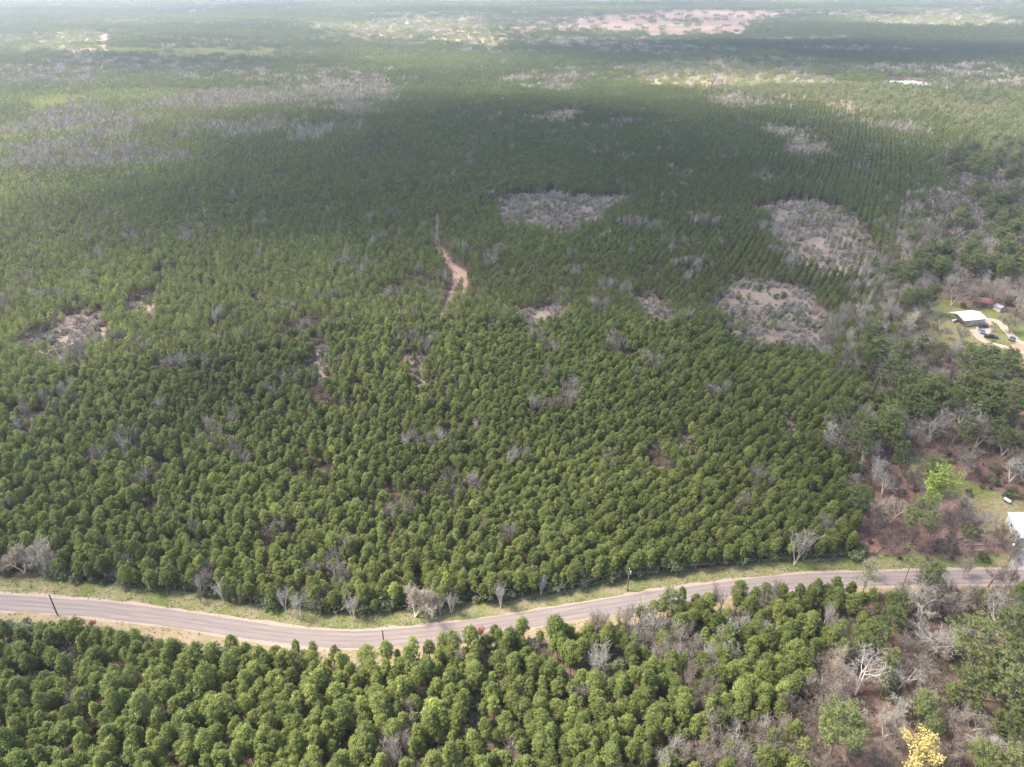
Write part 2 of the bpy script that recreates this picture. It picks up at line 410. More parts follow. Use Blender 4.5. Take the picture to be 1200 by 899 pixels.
def patch(seed, fn, n, size, jit=1.0):
    """one far piece of woodland: several small trees in one mesh"""
    r = np.random.default_rng(seed); parts = []
    for i in range(n):
        for j in range(n):
            V, Q, T, mi = fn(r); a = r.uniform(0, 6.28); c, s_ = math.cos(a), math.sin(a); k = r.uniform(0.8, 1.2)
            V = np.stack([V[:, 0] * c - V[:, 1] * s_, V[:, 0] * s_ + V[:, 1] * c, V[:, 2]], 1) * k
            V[:, :2] += [((i + 0.5) / n - 0.5) * size + r.normal() * jit * 0.4, ((j + 0.5) / n - 0.5) * size + r.normal() * jit * 0.4]
            parts.append((V, Q, np.clip(T * 0.7 + r.uniform(-0.1, 0.4), 0, 1), mi))
    return parts
def far_pine(r):
    V, Q, T = pine_shape(int(r.integers(1e6)), 9.5, 1.85, 4, 3, 3, 1.25); return V, Q, T, 0
def far_bare(r):
    S = grow(r, 10.0, 0.5, 1, [5, 0], 0.2, 0.3, 1, 0.2); c = twig_mesh(S, r, 34, 2.6, 0.3, 0, 0.4); return (*c, 0)
PATCH_PINE = [joined('patch', patch(700 + s, far_pine, 4, 13), [M['pine']]) for s in range(4)]
PATCH_BARE = [joined('patch', patch(720 + s, far_bare, 3, 14, 3), [M['bark']]) for s in range(3)]

# ------------------------------------------------------------------ what grows where
ROAD = [(-260, 697), (-120, 700), (0, 706), (100, 713), (200, 725), (300, 740), (360, 747), (410, 749.5), (450, 748), (500, 743.5), (600, 729.5), (680, 716.5), (770, 702), (850, 691), (930, 682), (1000, 679), (1100, 676.5), (1200, 676), (1320, 677), (1500, 678)]
rx, ry = at(np.array([p[0] for p in ROAD]), np.array([p[1] for p in ROAD]))
def resample(x, y, step):
    d = np.concatenate([[0], np.cumsum(np.hypot(np.diff(x), np.diff(y)))]); s = np.arange(0, d[-1], step)
    def cr(v):      # Catmull-Rom
        out = []
        for q in s:
            i = min(max(int(np.searchsorted(d, q, side='right')) - 1, 0), len(d) - 2); t = (q - d[i]) / (d[i + 1] - d[i])
            p1, p2 = v[i], v[i + 1]; m1 = (v[min(i + 1, len(v) - 1)] - v[max(i - 1, 0)]) / (d[min(i + 1, len(v) - 1)] - d[max(i - 1, 0)]) * (d[i + 1] - d[i])
            m2 = (v[min(i + 2, len(v) - 1)] - v[i]) / (d[min(i + 2, len(v) - 1)] - d[i]) * (d[i + 1] - d[i])
            out.append((2 * t**3 - 3 * t**2 + 1) * p1 + (t**3 - 2 * t**2 + t) * m1 + (-2 * t**3 + 3 * t**2) * p2 + (t**3 - t**2) * m2)
        return np.array(out)
    return cr(x), cr(y)
RX, RY = resample(rx, ry, 2.0)
def road_side(x, y):
    """signed distance from the road's middle, plus = beyond it"""
    x = np.asarray(x, float); y = np.asarray(y, float)
    yc = np.interp(x, RX, RY); sl = np.interp(x, RX, np.gradient(RY, RX)); return (y - yc) / np.sqrt(1 + sl * sl)

P = {}
def zone(name, *polys): P.setdefault(name, []).extend([opening(p) if name in ('brush', 'track') else wpoly(p, 6.5 if name in ('mixed', 'bare', 'glade', 'young', 'field') else 0.0) for p in polys])
zone('mixed', [(1000, 690), (1022, 668), (1000, 640), (1012, 560), (1000, 505), (1030, 470), (1040, 400), (1052, 340), (1075, 250), (1095, 190), (1120, 168), (1330, 160), (1500, 500), (1500, 668)],
     [(1000, 690), (998, 730), (955, 760), (945, 830), (930, 930), (1100, 1010), (1600, 1000), (1500, 690)])
zone('brush', [(556, 243), (600, 232), (660, 227), (712, 222), (738, 230), (705, 244), (690, 258), (640, 266), (590, 264)],
     [(878, 237), (930, 236), (985, 250), (1022, 282), (1010, 312), (972, 322), (935, 296), (905, 258)],
     [(832, 340), (900, 334), (955, 345), (988, 375), (965, 394), (890, 396), (845, 372)],
     [(903, 152), (950, 154), (1001, 178), (985, 186), (930, 176)],
     [(38, 398), (70, 368), (100, 360), (138, 356), (144, 372), (105, 398), (84, 418), (60, 408)],
     [(455, 430), (475, 422), (505, 424), (500, 440), (470, 448)], [(352, 425), (380, 424), (384, 440), (362, 440)],
     [(752, 348), (795, 352), (798, 362), (762, 360)], [(170, 356), (200, 352), (198, 364), (172, 364)],
     [(0, 486), (22, 484), (18, 498), (0, 500)], [(38, 484), (60, 482), (58, 494), (40, 494)],
     [(625, 128), (672, 130), (668, 138), (628, 136)], [(570, 385), (592, 378), (590, 392), (572, 394)], [(628, 350), (640, 348), (660, 372), (640, 380), (622, 372)],
     [(790, 505), (815, 500), (812, 520), (792, 524)], [(930, 498), (945, 498), (944, 506), (930, 506)])
zone('bare', [(10, 158), (40, 128), (100, 125), (160, 128), (178, 142), (150, 158), (60, 150)],
     [(0, 196), (0, 176), (60, 166), (110, 172), (160, 178), (200, 186), (170, 196)],
     [(0, 92), (60, 70), (110, 72), (140, 86), (100, 100)], [(150, 66), (220, 66), (330, 84), (440, 90), (480, 108), (430, 116), (300, 98), (190, 84)],
     [(170, 116), (280, 104), (480, 120), (420, 134), (330, 122), (200, 122)], [(220, 140), (300, 136), (420, 146), (380, 158), (260, 158)],
     [(590, 80), (690, 74), (700, 96), (640, 104), (600, 98)],
     [(815, 112), (880, 113), (925, 128), (860, 130)], [(980, 136), (1060, 146), (1075, 156), (1010, 150)],
     [(1080, 250), (1075, 300), (1062, 330), (1030, 335), (1045, 280), (1070, 220)], [(240, 480), (275, 470), (285, 500), (250, 510)],
     [(985, 395), (1050, 330), (1060, 350), (1000, 410)])
zone('glade', [(712, 72), (780, 66), (860, 62), (900, 72), (1010, 100), (1090, 92), (1100, 112), (1200, 100), (1200, 140), (1110, 138), (1010, 132), (905, 116), (830, 108), (760, 96), (716, 84)],
     [(1120, 150), (1200, 138), (1200, 170), (1160, 172)], [(340, 24), (560, 14), (600, 40), (590, 58), (480, 46), (380, 38)], [(960, 12), (1200, 16), (1200, 34), (1040, 30)],
     [(0, 40), (120, 36), (125, 62), (60, 66), (0, 62)])
zone('field', [(590, 28), (700, 16), (790, 9), (940, 12), (905, 24), (885, 36), (820, 42), (740, 38), (640, 38), (600, 36)],
     [(150, 8), (260, 10), (262, 14), (150, 12)], [(1064, 97), (1102, 98), (1102, 104), (1066, 105)], [(1115, 112), (1180, 112), (1182, 126), (1120, 130)],
     [(905, 113), (1010, 117), (1010, 123), (905, 120)])
zone('young', [(100, 55), (330, 56), (325, 66), (110, 68)], [(0, 104), (80, 112), (90, 122), (0, 134)], [(0, 142), (20, 146), (60, 156), (0, 164)], [(360, 20), (480, 30), (470, 38), (340, 34)])
LAWN = [(1078, 351), (1100, 348), (1128, 354), (1142, 366), (1146, 384), (1160, 396), (1183, 406), (1188, 432), (1160, 432), (1120, 420), (1092, 402), (1080, 384), (1088, 366)]
YARD = [(1052, 540), (1075, 532), (1118, 538), (1118, 556), (1140, 566), (1200, 590), (1260, 620), (1260, 650), (1185, 636), (1150, 620), (1130, 590), (1090, 570), (1062, 560)]
zone('lawn', LAWN, YARD, [(1145, 352), (1200, 376), (1300, 395), (1300, 470), (1190, 440), (1150, 400)], [(1180, 470), (1260, 470), (1260, 520), (1196, 510)])
zone('buildings', [(1036, 94), (1084, 95), (1084, 104), (1036, 103)])
zone('litter', [(1002, 600), (1030, 560), (1060, 575), (1100, 610), (1130, 640), (1150, 660), (1010, 662)], [(1040, 505), (1075, 500), (1160, 530), (1200, 560), (1200, 580), (1130, 560), (1080, 530)],
     [(990, 690), (1030, 700), (1025, 740), (1015, 800), (1030, 860), (1005, 850), (985, 780), (1000, 730)], [(926, 540), (940, 560), (930, 572), (920, 560)], [(880, 850), (905, 840), (910, 852), (890, 860)])
zone('litter', [(1113, 34), (1122, 34), (1112, 100), (1100, 100)], [(1010, 80), (1012, 84), (1060, 62), (1130, 46), (1130, 43), (1060, 58)])
zone('track', [(510, 250), (514, 250), (516, 287), (531, 297), (549, 307), (547, 335), (542, 335), (541, 311), (524, 301), (510, 291)],
     [(574, 290), (588, 284), (590, 286), (576, 293)], [(530, 320), (545, 322), (520, 366), (508, 372), (530, 335)], [(119, 40), (127, 40), (126, 62), (119, 62)])
ORDER = ['pines', 'mixed', 'bare', 'young', 'glade', 'field', 'brush', 'litter', 'lawn', 'buildings', 'track', 'road']
CID = {n: i for i, n in enumerate(ORDER)}
def classify(x, y, wob=1.0):
    g = np.hypot(x, y); amp = wob * (0.8 + g * 0.017)
    qx = x + (fbm(x, y, 23, 6) - 0.5) * amp * 5 + (fbm(x, y, 75, 1) - 0.5) * amp * np.interp(g, [500, 1100], [0.6, 4]); qy = y + (fbm(x, y, 23, 9) - 0.5) * amp * 8 + (fbm(x, y, 85, 2) - 0.5) * amp * np.interp(g, [500, 1100], [0.8, 8])
    c = np.zeros(len(x), int)
    for n in ORDER[1:-1]:
        sharp = n in ('lawn', 'track', 'buildings')
        for poly in P.get(n, ()):
            c[pip(x if sharp else qx, y if sharp else qy, poly)] = CID[n]
    far = (g > 900) & (c == 0)     # loose strips of leafless woodland in the far pine country
    s = fbm(x * 0.35, y, 150, 2); c[far & (s > 0.69)] = CID['bare']; c[far & (g > 1700) & (s < 0.24)] = CID['glade']
    d = road_side(x, y); up = 6.6 + 1.6 * (fbm(x, y, 14, 4) - 0.5) * 2 + np.interp(x, [-150, -60, 0, 60, 110], [1.2, 1.0, 0.5, 1.0, 0.0]); dn = -6.0 - np.interp(x, [-95, -70, -50, 40, 80], [5.0, 4.0, 0.6, 0.0, 0.5]) - 3.2 * np.exp(-((x + 34) / 14) ** 2) + 0.8 * (fbm(x, y, 11, 5) - 0.5)
    c[(d < up) & (d > dn)] = CID['road']
    return c

# ------------------------------------------------------------------ ground
def ground():
    na, ng = 620, 620
    az = np.linspace(-58, 58, na) * math.pi / 180
    th = np.concatenate([np.linspace(math.radians(72), math.radians(1.2), ng - 4), np.radians([0.9, 0.7, 0.5, 0.42])]); g = H / np.tan(th)
    A, G = np.meshgrid(az, g); X = np.tan(A) * G * 1.0; Y = G
    X = X.ravel(); Y = Y.ravel(); Z = hgt(X, Y)
    c = classify(X, Y, 1.0)
    pal = {'pines': (0.15, 0.11, 0.085), 'mixed': (0.21, 0.15, 0.12), 'bare': (0.30, 0.24, 0.21), 'young': (0.22, 0.22, 0.10), 'glade': (0.37, 0.32, 0.21), 'field': (0.165, 0.125, 0.105),
           'brush': (0.29, 0.24, 0.195), 'litter': (0.20, 0.13, 0.105), 'lawn': (0.17, 0.20, 0.065), 'buildings': (0.45, 0.40, 0.30), 'track': (0.46, 0.33, 0.25), 'road': (0.36, 0.32, 0.17)}
    C = np.array([pal[n] for n in ORDER])[c]
    n2 = fbm(X, Y, 16, 3)[:, None]; lawnish = ((c == CID['lawn']) | (c == CID['track']))[:, None]
    C = np.where(c[:, None] == CID['lawn'], C * (1 - 0.6 * np.clip((n2 - 0.5) * 5, 0, 1)) + np.array([0.33, 0.26, 0.17]) * 0.6 * np.clip((n2 - 0.5) * 5, 0, 1), C * (0.75 + 0.5 * n2))
    lit = np.clip((fbm(X * 0.25, Y, 90, 7) - 0.5) * 8, 0, 1)[:, None] * (c[:, None] == CID['field'])
    C = C * (1 - lit) + np.array([0.27, 0.21, 0.16]) * lit
    idx = np.arange(na * ng).reshape(ng, na); Q = np.stack([idx[:-1, :-1], idx[:-1, 1:], idx[1:, 1:], idx[1:, :-1]], -1).reshape(-1, 4)
    near = np.array([[-400, -300, 0], [400, -300, 0], [X[na - 1], Y[na - 1], 0], [X[0], Y[0], 0]])
    b = len(X); V = np.concatenate([np.stack([X, Y, Z], 1), [[-700, -400, 0], [700, -400, 0]]])
    extra = [(b, b + 1, na - 1)]
    me = mesh('ground', V, [Q, np.array(extra), np.array([(b, k + 1, k) for k in range(na - 1)])[:, ::-1] * 1])
    at_ = me.attributes.new('cover', 'FLOAT_COLOR', 'POINT')
    at_.data.foreach_set('color', np.concatenate([np.concatenate([C, np.ones((len(C), 1))], 1), [[.2, .135, .105, 1]] * 2]).ravel())
    m, t, bs = newmat('ground_cover', 0.95, 0.1)
    cov = N(t, 'ShaderNodeAttribute', attribute_name='cover').outputs['Color']
    f1 = noise(t, 0.9, 6); f2 = noise(t, 0.07, 5); f3 = noise(t, 3.5, 3)
    c1 = mix(t, maprange(t, f1, 0.35, 0.65, 0.0, 0.75), cov, ramp(t, f3, [(0.3, (0.11, 0.075, 0.055)), (0.55, (0.27, 0.19, 0.15)), (0.75, (0.48, 0.40, 0.33))]), 'OVERLAY')
    c2 = mix(t, maprange(t, f2, 0.35, 0.7, 0.0, 0.3), c1, (0.40, 0.33, 0.26), 'MULTIPLY')
    t.links.new(c2, bs.inputs['Base Color']); bump(t, bs, f1, 0.7, 0.25)
    me.materials.append(m); return tag(obj('ground', me), kind='structure')
ground()

def strip(name, off0, off1, z, mat, x0=-1e9, x1=1e9, wob=(0, 0), k=0, kind_='structure', cross=6):
    """a sheet that follows the road between two offsets from its middle"""
    sx, sy = resample(rx, ry, 1.0); tx = np.gradient(sx); ty = np.gradient(sy); L = np.hypot(tx, ty); nx, ny = -ty / L, tx / L
    keep = (sx > x0) & (sx < x1); sx, sy, nx, ny = sx[keep], sy[keep], nx[keep], ny[keep]; n = len(sx)
    o0 = off0 + wob[0] * ((vnoise(sx, sy, 3, k) - 0.5) + (vnoise(sx, sy, 17, k + 1) - 0.5) * 1.6); o1 = off1 + wob[1] * ((vnoise(sx, sy, 2.6, k + 2) - 0.5) + (vnoise(sx, sy, 15, k + 3) - 0.5) * 1.6)
    f = np.linspace(0, 1, cross)[None]; O = o0[:, None] * (1 - f) + o1[:, None] * f
    X = sx[:, None] + nx[:, None] * O; Y = sy[:, None] + ny[:, None] * O
    Z = hgt(X, Y) + z
    idx = np.arange(n * cross).reshape(n, cross); Q = np.stack([idx[:-1, :-1], idx[1:, :-1], idx[1:, 1:], idx[:-1, 1:]], -1).reshape(-1, 4)[:, ::-1]
    me = mesh(name, np.stack([X, Y, Z], -1).reshape(-1, 3), Q, [mat]); a = me.attributes.new('across', 'FLOAT', 'POINT'); a.data.foreach_set('value', O.ravel())
    a = me.attributes.new('along', 'FLOAT', 'POINT'); a.data.foreach_set('value', np.repeat(np.arange(n) * 1.0, cross))
    return tag(obj(name, me), kind=kind_)
def road_mat():
    m, t, b = newmat('chip_seal', 0.9, 0.25)
    ac = N(t, 'ShaderNodeAttribute', attribute_name='across').outputs['Fac']; al = N(t, 'ShaderNodeAttribute', attribute_name='along').outputs['Fac']
    cx = N(t, 'ShaderNodeCombineXYZ'); t.links.new(ac, cx.inputs[0]); sc = N(t, 'ShaderNodeMath', operation='MULTIPLY'); sc.inputs[1].default_value = 0.06; t.links.new(al, sc.inputs[0]); t.links.new(sc.outputs[0], cx.inputs[1])
    streak = noise(t, 1.6, 5, cx.outputs[0]); fine = noise(t, 6, 6); big = noise(t, 0.12, 4)
    col = ramp(t, streak, [(0.30, (0.17, 0.135, 0.115)), (0.5, (0.215, 0.172, 0.147)), (0.72, (0.275, 0.225, 0.19))])
    # wheel tracks: two darker bands in each lane
    w = N(t, 'ShaderNodeMath', operation='ABSOLUTE'); t.links.new(ac, w.inputs[0])
    pk = ramp(t, maprange(t, w.outputs[0], 0, 3.0), [(0.0, (0, 0, 0)), (0.22, (1, 1, 1)), (0.36, (0, 0, 0)), (0.62, (0.2, 0.2, 0.2)), (0.74, (0.8, 0.8, 0.8)), (0.9, (0, 0, 0))])
    col = mix(t, maprange(t, pk, 0, 1, 0, 0.5), col, (0.10, 0.082, 0.084))
    col = mix(t, maprange(t, fine, 0.4, 0.7, 0, 0.3), col, (0.30, 0.25, 0.235)); col = mix(t, maprange(t, big, 0.45, 0.65, 0, 0.45), col, (0.21, 0.165, 0.15))
    t.links.new(col, b.inputs['Base Color']); bump(t, b, fine, 0.3, 0.02); return m
def verge_mat(name, green, dry, bal):
    m, t, b = newmat(name, 0.95, 0.1); f1 = noise(t, 0.16, 4); f2 = noise(t, 1.5, 6); f3 = noise(t, 5, 3)
    g = ramp(t, f2, [(0.3, tuple(k * 0.65 for k in green)), (0.7, tuple(k * 1.25 for k in green))]); d = ramp(t, f3, [(0.3, tuple(k * 0.65 for k in dry)), (0.7, tuple(min(1, k * 1.15) for k in dry))])
    s = N(t, 'ShaderNodeMath', operation='ADD'); t.links.new(f1, s.inputs[0]); h = N(t, 'ShaderNodeMath', operation='MULTIPLY'); h.inputs[1].default_value = 0.45; t.links.new(f2, h.inputs[0]); t.links.new(h.outputs[0], s.inputs[1])
    t.links.new(mix(t, maprange(t, s.outputs[0], bal - 0.2, bal + 0.16), g, d), b.inputs['Base Color']); bump(t, b, f2, 0.8, 0.15); return m
strip('upper_verge', 2.2, 9.0, 0.030, verge_mat('verge_grass', (0.120, 0.140, 0.042), (0.27, 0.215, 0.135), 0.79), x1=150, wob=(0.1, 1.0), k=1)
strip('lower_verge', -7.6, -2.2, 0.030, verge_mat('verge_dry_grass', (0.17, 0.17, 0.06), (0.31, 0.23, 0.15), 0.66), x1=150, wob=(1.0, 0.1), k=4)
strip('road_shoulder', -3.25, 3.35, 0.036, simple('shoulder_gravel', (0.31, 0.235, 0.185), 0.95, 0.25, 2.0), wob=(0.7, 0.8), k=2)
strip('road', -2.55, 2.55, 0.060, road_mat(), wob=(0.25, 0.25), k=6, cross=13)

def patch_sheet(name, poly_px, z, mat, n=None, jag=0.4):
    """a flat area with a wobbly outline, laid on the ground as a triangle fan"""
    pts = wpoly(poly_px); out = []
    for i in range(len(pts)):
        a, b = np.array(pts[i]), np.array(pts[(i + 1) % len(pts)]); m_ = max(2, int(np.hypot(*(b - a)) / 1.2))
        for k in range(m_):
            q = a + (b - a) * k / m_; q = q + (np.array([vnoise(q[0], q[1], 3, 1), vnoise(q[0], q[1], 3, 2)]) - 0.5) * 2 * jag; out.append(q)
    import bmesh
    bm = bmesh.new(); f = bm.faces.new([bm.verts.new((q[0], q[1], float(hgt(q[0], q[1])) + z)) for q in out]); bmesh.ops.triangulate(bm, faces=[f]); bmesh.ops.recalc_face_normals(bm, faces=bm.faces)
    me = bpy.data.meshes.new(name); bm.to_mesh(me); bm.free(); me.materials.append(mat); return tag(obj(name, me), kind='structure')
DIRT = simple('orange_dirt', (0.36, 0.20, 0.13), 0.95, 0.18, 0.5); SAND = simple('sandy_drive', (0.38, 0.29, 0.21), 0.95, 0.18, 0.8)
patch_sheet('dirt_lot', [(1184, 404), (1200, 400), (1300, 402), (1300, 440), (1200, 437), (1187, 430), (1188, 414)], 0.03, DIRT)
patch_sheet('clay_path', [(1192, 482), (1205, 470), (1260, 476), (1260, 505), (1200, 500)], 0.03, DIRT)
def path(name, pts_px, w, z, mat):
    x, y = at(np.array([p[0] for p in pts_px]), np.array([p[1] for p in pts_px])); x, y = resample(x, y, 1.0); tx, ty = np.gradient(x), np.gradient(y); L = np.hypot(tx, ty); nx, ny = -ty / L, tx / L
    ww = w * (1 + 0.35 * (vnoise(x, y, 3, 3) - 0.5)) / 2; A = np.stack([x - nx * ww, y - ny * ww], 1); B = np.stack([x + nx * ww, y + ny * ww], 1); n = len(x)
    V = np.concatenate([A, B]); V = np.concatenate([V, (hgt(V[:, 0], V[:, 1]) + z)[:, None]], 1); i = np.arange(n - 1); Q = np.stack([i, i + 1, i + n + 1, i + n], 1)
    return tag(obj(name, mesh(name, V, Q, [mat])), kind='structure')
path('driveway', [(1141, 386), (1146, 394), (1154, 400), (1166, 404), (1178, 407), (1190, 412), (1210, 416)], 3.6, 0.036, SAND)
path('driveway_loop', [(1150, 376), (1163, 375), (1172, 379), (1180, 388), (1190, 398), (1202, 404)], 3.4, 0.040, SAND)
patch_sheet('parking_apron', [(1146, 374), (1160, 376), (1164, 383), (1160, 392), (1150, 396), (1143, 388)], 0.033, SAND)
path('gravel_apron', [(1193, 668), (1197, 658), (1205, 650), (1230, 640)], 4.5, 0.045, simple('grey_gravel', (0.30, 0.265, 0.23), 0.95, 0.2, 2))
patch_sheet('pale_clearing', [(1101, 431), (1108, 430), (1111, 434), (1108, 438), (1102, 437)], 0.03, SAND)

# ------------------------------------------------------------------ planting
class Bag:
    """all plants of one kind: x, y, scale, tone, tint, big models, small models"""
    def __init__(s, name): s.name = name; s.x = []; s.y = []; s.s = []; s.tone = []; s.tint = []; s.lab = []; s.var = []
    def add(s, x, y, sc, tone, tint=None, lab=None, var=None):
        x = np.atleast_1d(x); n = len(x); s.x += list(x); s.y += list(np.atleast_1d(y)); b = lambda v: list(np.broadcast_to(v, (n,)))
        s.s += b(sc); s.tone += b(tone); s.tint += b(0.0 if tint is None else tint); s.lab += [lab] * n; s.var += [var] * n
BAGS = {n: Bag(n) for n in ('pine', 'tall', 'slim', 'oak', 'shrub', 'broom', 'brush')}

EXPL = []      # trees picked out one by one: (kind, px, py of the crown's middle, radius px, tone, tint, label, model)
def tree(kind_, px, py, rpx, label, tone=0.5, tint=0.1, var=None, hmid=None):
    base_r = {'dense': 5.4, 'tall': 4.4, 'oak': 5.2, 'slim': 1.7, 'broom': 3.2, 'shrub': 1.9, 'spring': 2.7, 'rust': 2.0, 'sparse': 3.6, 'pine': 1.7}[kind_]
    base_h = {'dense': 7, 'tall': 12.5, 'oak': 8, 'slim': 6, 'broom': 4.5, 'shrub': 1.8, 'spring': 6, 'rust': 2.6, 'sparse': 10.5, 'pine': 7}[kind_]
    s = 1.0
    for _ in range(3):
        x, y = at(px, py, base_h * s ** 0.5 if hmid is None else hmid); dep = y * math.cos(PITCH) + (H - base_h) * math.sin(PITCH); s = rpx * dep / F / base_r
    EXPL.append((kind_, float(x), float(y), float(np.clip(s, 0.45, 2.2)), tone, tint, label, var))
T = tree
# below the road, lower right corner
T('tall', 1053, 700, 15, 'narrow dark green pine on the lower edge of the road, next to the red path', 0.42)
T('tall', 1049, 722, 14, 'dark green pine just below the pine at the road edge', 0.38)
T('tall', 1030, 743, 14, 'mid green pine overhanging the reddish path below the road', 0.55)
T('tall', 1046, 768, 14, 'bright green slender pine left of the pale forked oak', 0.78, 0.25)
T('tall', 1041, 790, 11, 'small bright green pine under the slender bright one', 0.75, 0.2)
T('tall', 984, 850, 28, 'broad green pine at the bottom, left of the yellow tree', 0.68, 0.2)
T('tall', 1088, 820, 17, 'bright green pine directly above the yellow tree', 0.75, 0.2)
T('tall', 1093, 852, 15, 'green pine right of the yellow tree', 0.55, 0.1)
T('tall', 1152, 748, 27, 'broad flat topped olive green pine in the lower right woods', 0.62, 0.3)
T('tall', 1138, 797, 25, 'deep green pine below the broad flat topped pine', 0.42, 0.1)
T('tall', 1172, 778, 22, 'olive pine right of the deep green pine', 0.6, 0.35)
T('tall', 1190, 805, 24, 'olive green pine on the right edge, lower woods', 0.55, 0.3)
T('tall', 1187, 842, 20, 'dark green pine low on the right edge', 0.35, 0.1)
T('shrub', 1186, 759, 11, 'small bright green bush right of the broad flat topped pine', 0.85, 0.2)
T('shrub', 1163, 858, 8, 'small bright green bush between bare oaks at the lower right', 0.9, 0.2)
T('shrub', 1124, 733, 15, 'dark green thicket under the bare oaks below the road', 0.4, 0.0)
T('shrub', 1108, 712, 12, 'dark green bush behind the tan bare tree below the road', 0.4, 0.1)
T('shrub', 1150, 700, 15, 'dark green bush near the road in the right woods', 0.35, 0.1)
T('spring', 1076, 884, 25, 'bright yellow flowering tree on the bottom edge', 0.62, 0.9, 0)
for a in [(1012, 786, 27, 0.86, 'large white barked bare oak leaning over the red path'), (1096, 742, 28, 0.8, 'pale forked bare oak in the middle of the lower right woods'),
          (1090, 782, 22, 0.55, 'grey bare oak below the pale forked one'), (1046, 838, 28, 0.72, 'silver bare oak left of the bright green pine by the yellow tree'),
          (1138, 838, 27, 0.6, 'greyish bare oak below the deep green pine'), (1182, 716, 27, 0.78, 'white barked bare oak near the right edge below the road'),
          (1086, 708, 22, 0.9, 'tan bare oak with pale moss just below the road'), (1128, 698, 22, 0.6, 'thin grey bare oak on the lower road edge'),
          (1172, 872, 28, 0.82, 'pale tan bare oak in the bottom right corner'), (1122, 874, 22, 0.55, 'grey bare oak right of the yellow tree'),
          (982, 764, 17, 0.95, 'small bleached bare tree at the edge of the lower plantation'), (1000, 828, 19, 0.7, 'pale bare tree between the red path and the broad pine'),
          (1070, 752, 15, 0.55, 'small pinkish bare tree left of the pale forked oak'), (1160, 735, 15, 0.55, 'small bare oak left of the white barked one'), (1030, 872, 18, 0.62, 'small bare tree on the bottom edge left of the yellow tree'),
          (1196, 872, 18, 0.9, 'tan bare tree cut by the right edge at the bottom'), (1205, 745, 18, 0.75, 'bare oak cut by the right edge under the road')]:
    T('oak', a[0], a[1], a[2], a[4], a[3])
T('broom', 1006, 716, 12, 'reddish twiggy bush at the top of the red path', 0.12); T('broom', 1000, 735, 12, 'pink brown twiggy bush halfway down the red path', 0.2)
# on the road's right end
T('sparse', 1018, 672, 16, 'thin crowned pine leaning over the right end of the road', 0.62, 0.3, 0)
T('sparse', 1071, 650, 14, 'thin crowned pine on the upper side of the road, red litter beneath', 0.6, 0.35, 1)
T('oak', 1022, 658, 14, 'white bare tree behind the thin crowned pine at the road', 0.98)
T('oak', 1090, 664, 13, 'dark stemmed bare tree on the lower road edge', 0.25); T('broom', 1134, 664, 12, 'round twiggy bare tree standing against the road', 0.45)
T('oak', 1166, 668, 14, 'dark forked bare tree against the road, near the white building', 0.2); T('oak', 1190, 668, 11, 'small dark bare tree at the right end of the road', 0.25)
# homestead woods, right
T('oak', 1014, 520, 19, 'whitish bare oak at the corner of the planted rows', 0.95); T('oak', 1030, 540, 16, 'pale bare oak just right of the planted rows', 0.86); T('oak', 1040, 560, 15, 'grey bare oak above the tan one', 0.7)
T('oak', 1098, 492, 22, 'left one of the three big silver bare oaks above the red clearing', 0.66); T('oak', 1126, 492, 23, 'middle one of the three big silver bare oaks above the red clearing', 0.72); T('oak', 1152, 500, 20, 'right one of the three big silver bare oaks above the red clearing', 0.62)
T('broom', 1136, 545, 20, 'pinkish grey twiggy tree in the middle of the red clearing', 0.5); T('oak', 1192, 542, 18, 'pale bare oak with green undergrowth at the right edge', 0.85)
T('oak', 1050, 590, 18, 'tan bare tree left of the yellow green tree', 1.0); T('broom', 1092, 536, 12, 'small grey bare tree on the upper lawn', 0.4); T('broom', 1068, 558, 12, 'grey brown bare bush below the upper lawn', 0.3)
for i, (x, y, r_, w) in enumerate([(1026, 612, 16, 'beside the plantation corner'), (1042, 636, 16, 'on the red litter near the road'), (1064, 628, 15, 'in the middle of the red litter'), (1092, 622, 16, 'below the olive pine'), (1108, 640, 14, 'above the road, left of the fallen branches'), (1122, 602, 13, 'below the yellow green tree'), (1160, 610, 14, 'beside the white building')]):
    T('broom', x, y, r_, 'pinkish bare twiggy tree ' + w, (0.28, 0.15, 0.2, 0.3, 0.18, 0.35, 0.7)[i])
T('tall', 1040, 484, 17, 'mid green pine with two pale trunks at the corner of the planted rows', 0.62, 0.2, hmid=11); T('tall', 1060, 526, 12, 'dark leaning pine above the upper lawn', 0.35, 0.1)
T('tall', 1078, 603, 20, 'olive pine below the yellow green tree', 0.55, 0.35); T('shrub', 1138, 622, 12, 'dark green bushy cedar above the road', 0.55, 0.0)
T('shrub', 1185, 577, 8, 'round dark shrub on the red clearing near the white building', 0.3, 0.0); T('shrub', 1136, 576, 6, 'small dark shrub beside the lawn, right of the yellow green tree', 0.15, 0.0)
T('spring', 1106, 581, 23, 'yellow green tree just coming into leaf', 0.5, 0.08, 1)
for i, (x, y, r_, to, ti) in enumerate([(1060, 408, 15, .6, .25), (1046, 432, 15, .55, .2), (1075, 436, 14, .6, .3), (1082, 400, 8, .4, .1), (1100, 411, 9, .4, .1), (1098, 455, 17, .5, .2), (1068, 462, 15, .5, .15), (1140, 422, 17, .5, .1), (1162, 412, 14, .4, .1), (1160, 432, 17, .4, .1), (1188, 458, 14, .5, .2), (1165, 455, 17, .48, .2), (1132, 448, 17, .5, .2), (1122, 470, 15, .42, .15), (1085, 475, 13, .45, .1), (1150, 475, 14, .4, .1), (1185, 475, 14, .35, .1), (1170, 495, 12, .35, .1), (1182, 510, 12, .3, .0)]):
    T('tall', x, y, r_, None, to, ti)
T('oak', 1067, 372, 15, 'tan topped bare oak at the left edge of the farm lawn', 0.98); T('oak', 1066, 392, 13, 'grey bare oak below the tan topped one at the farm lawn', 0.5)
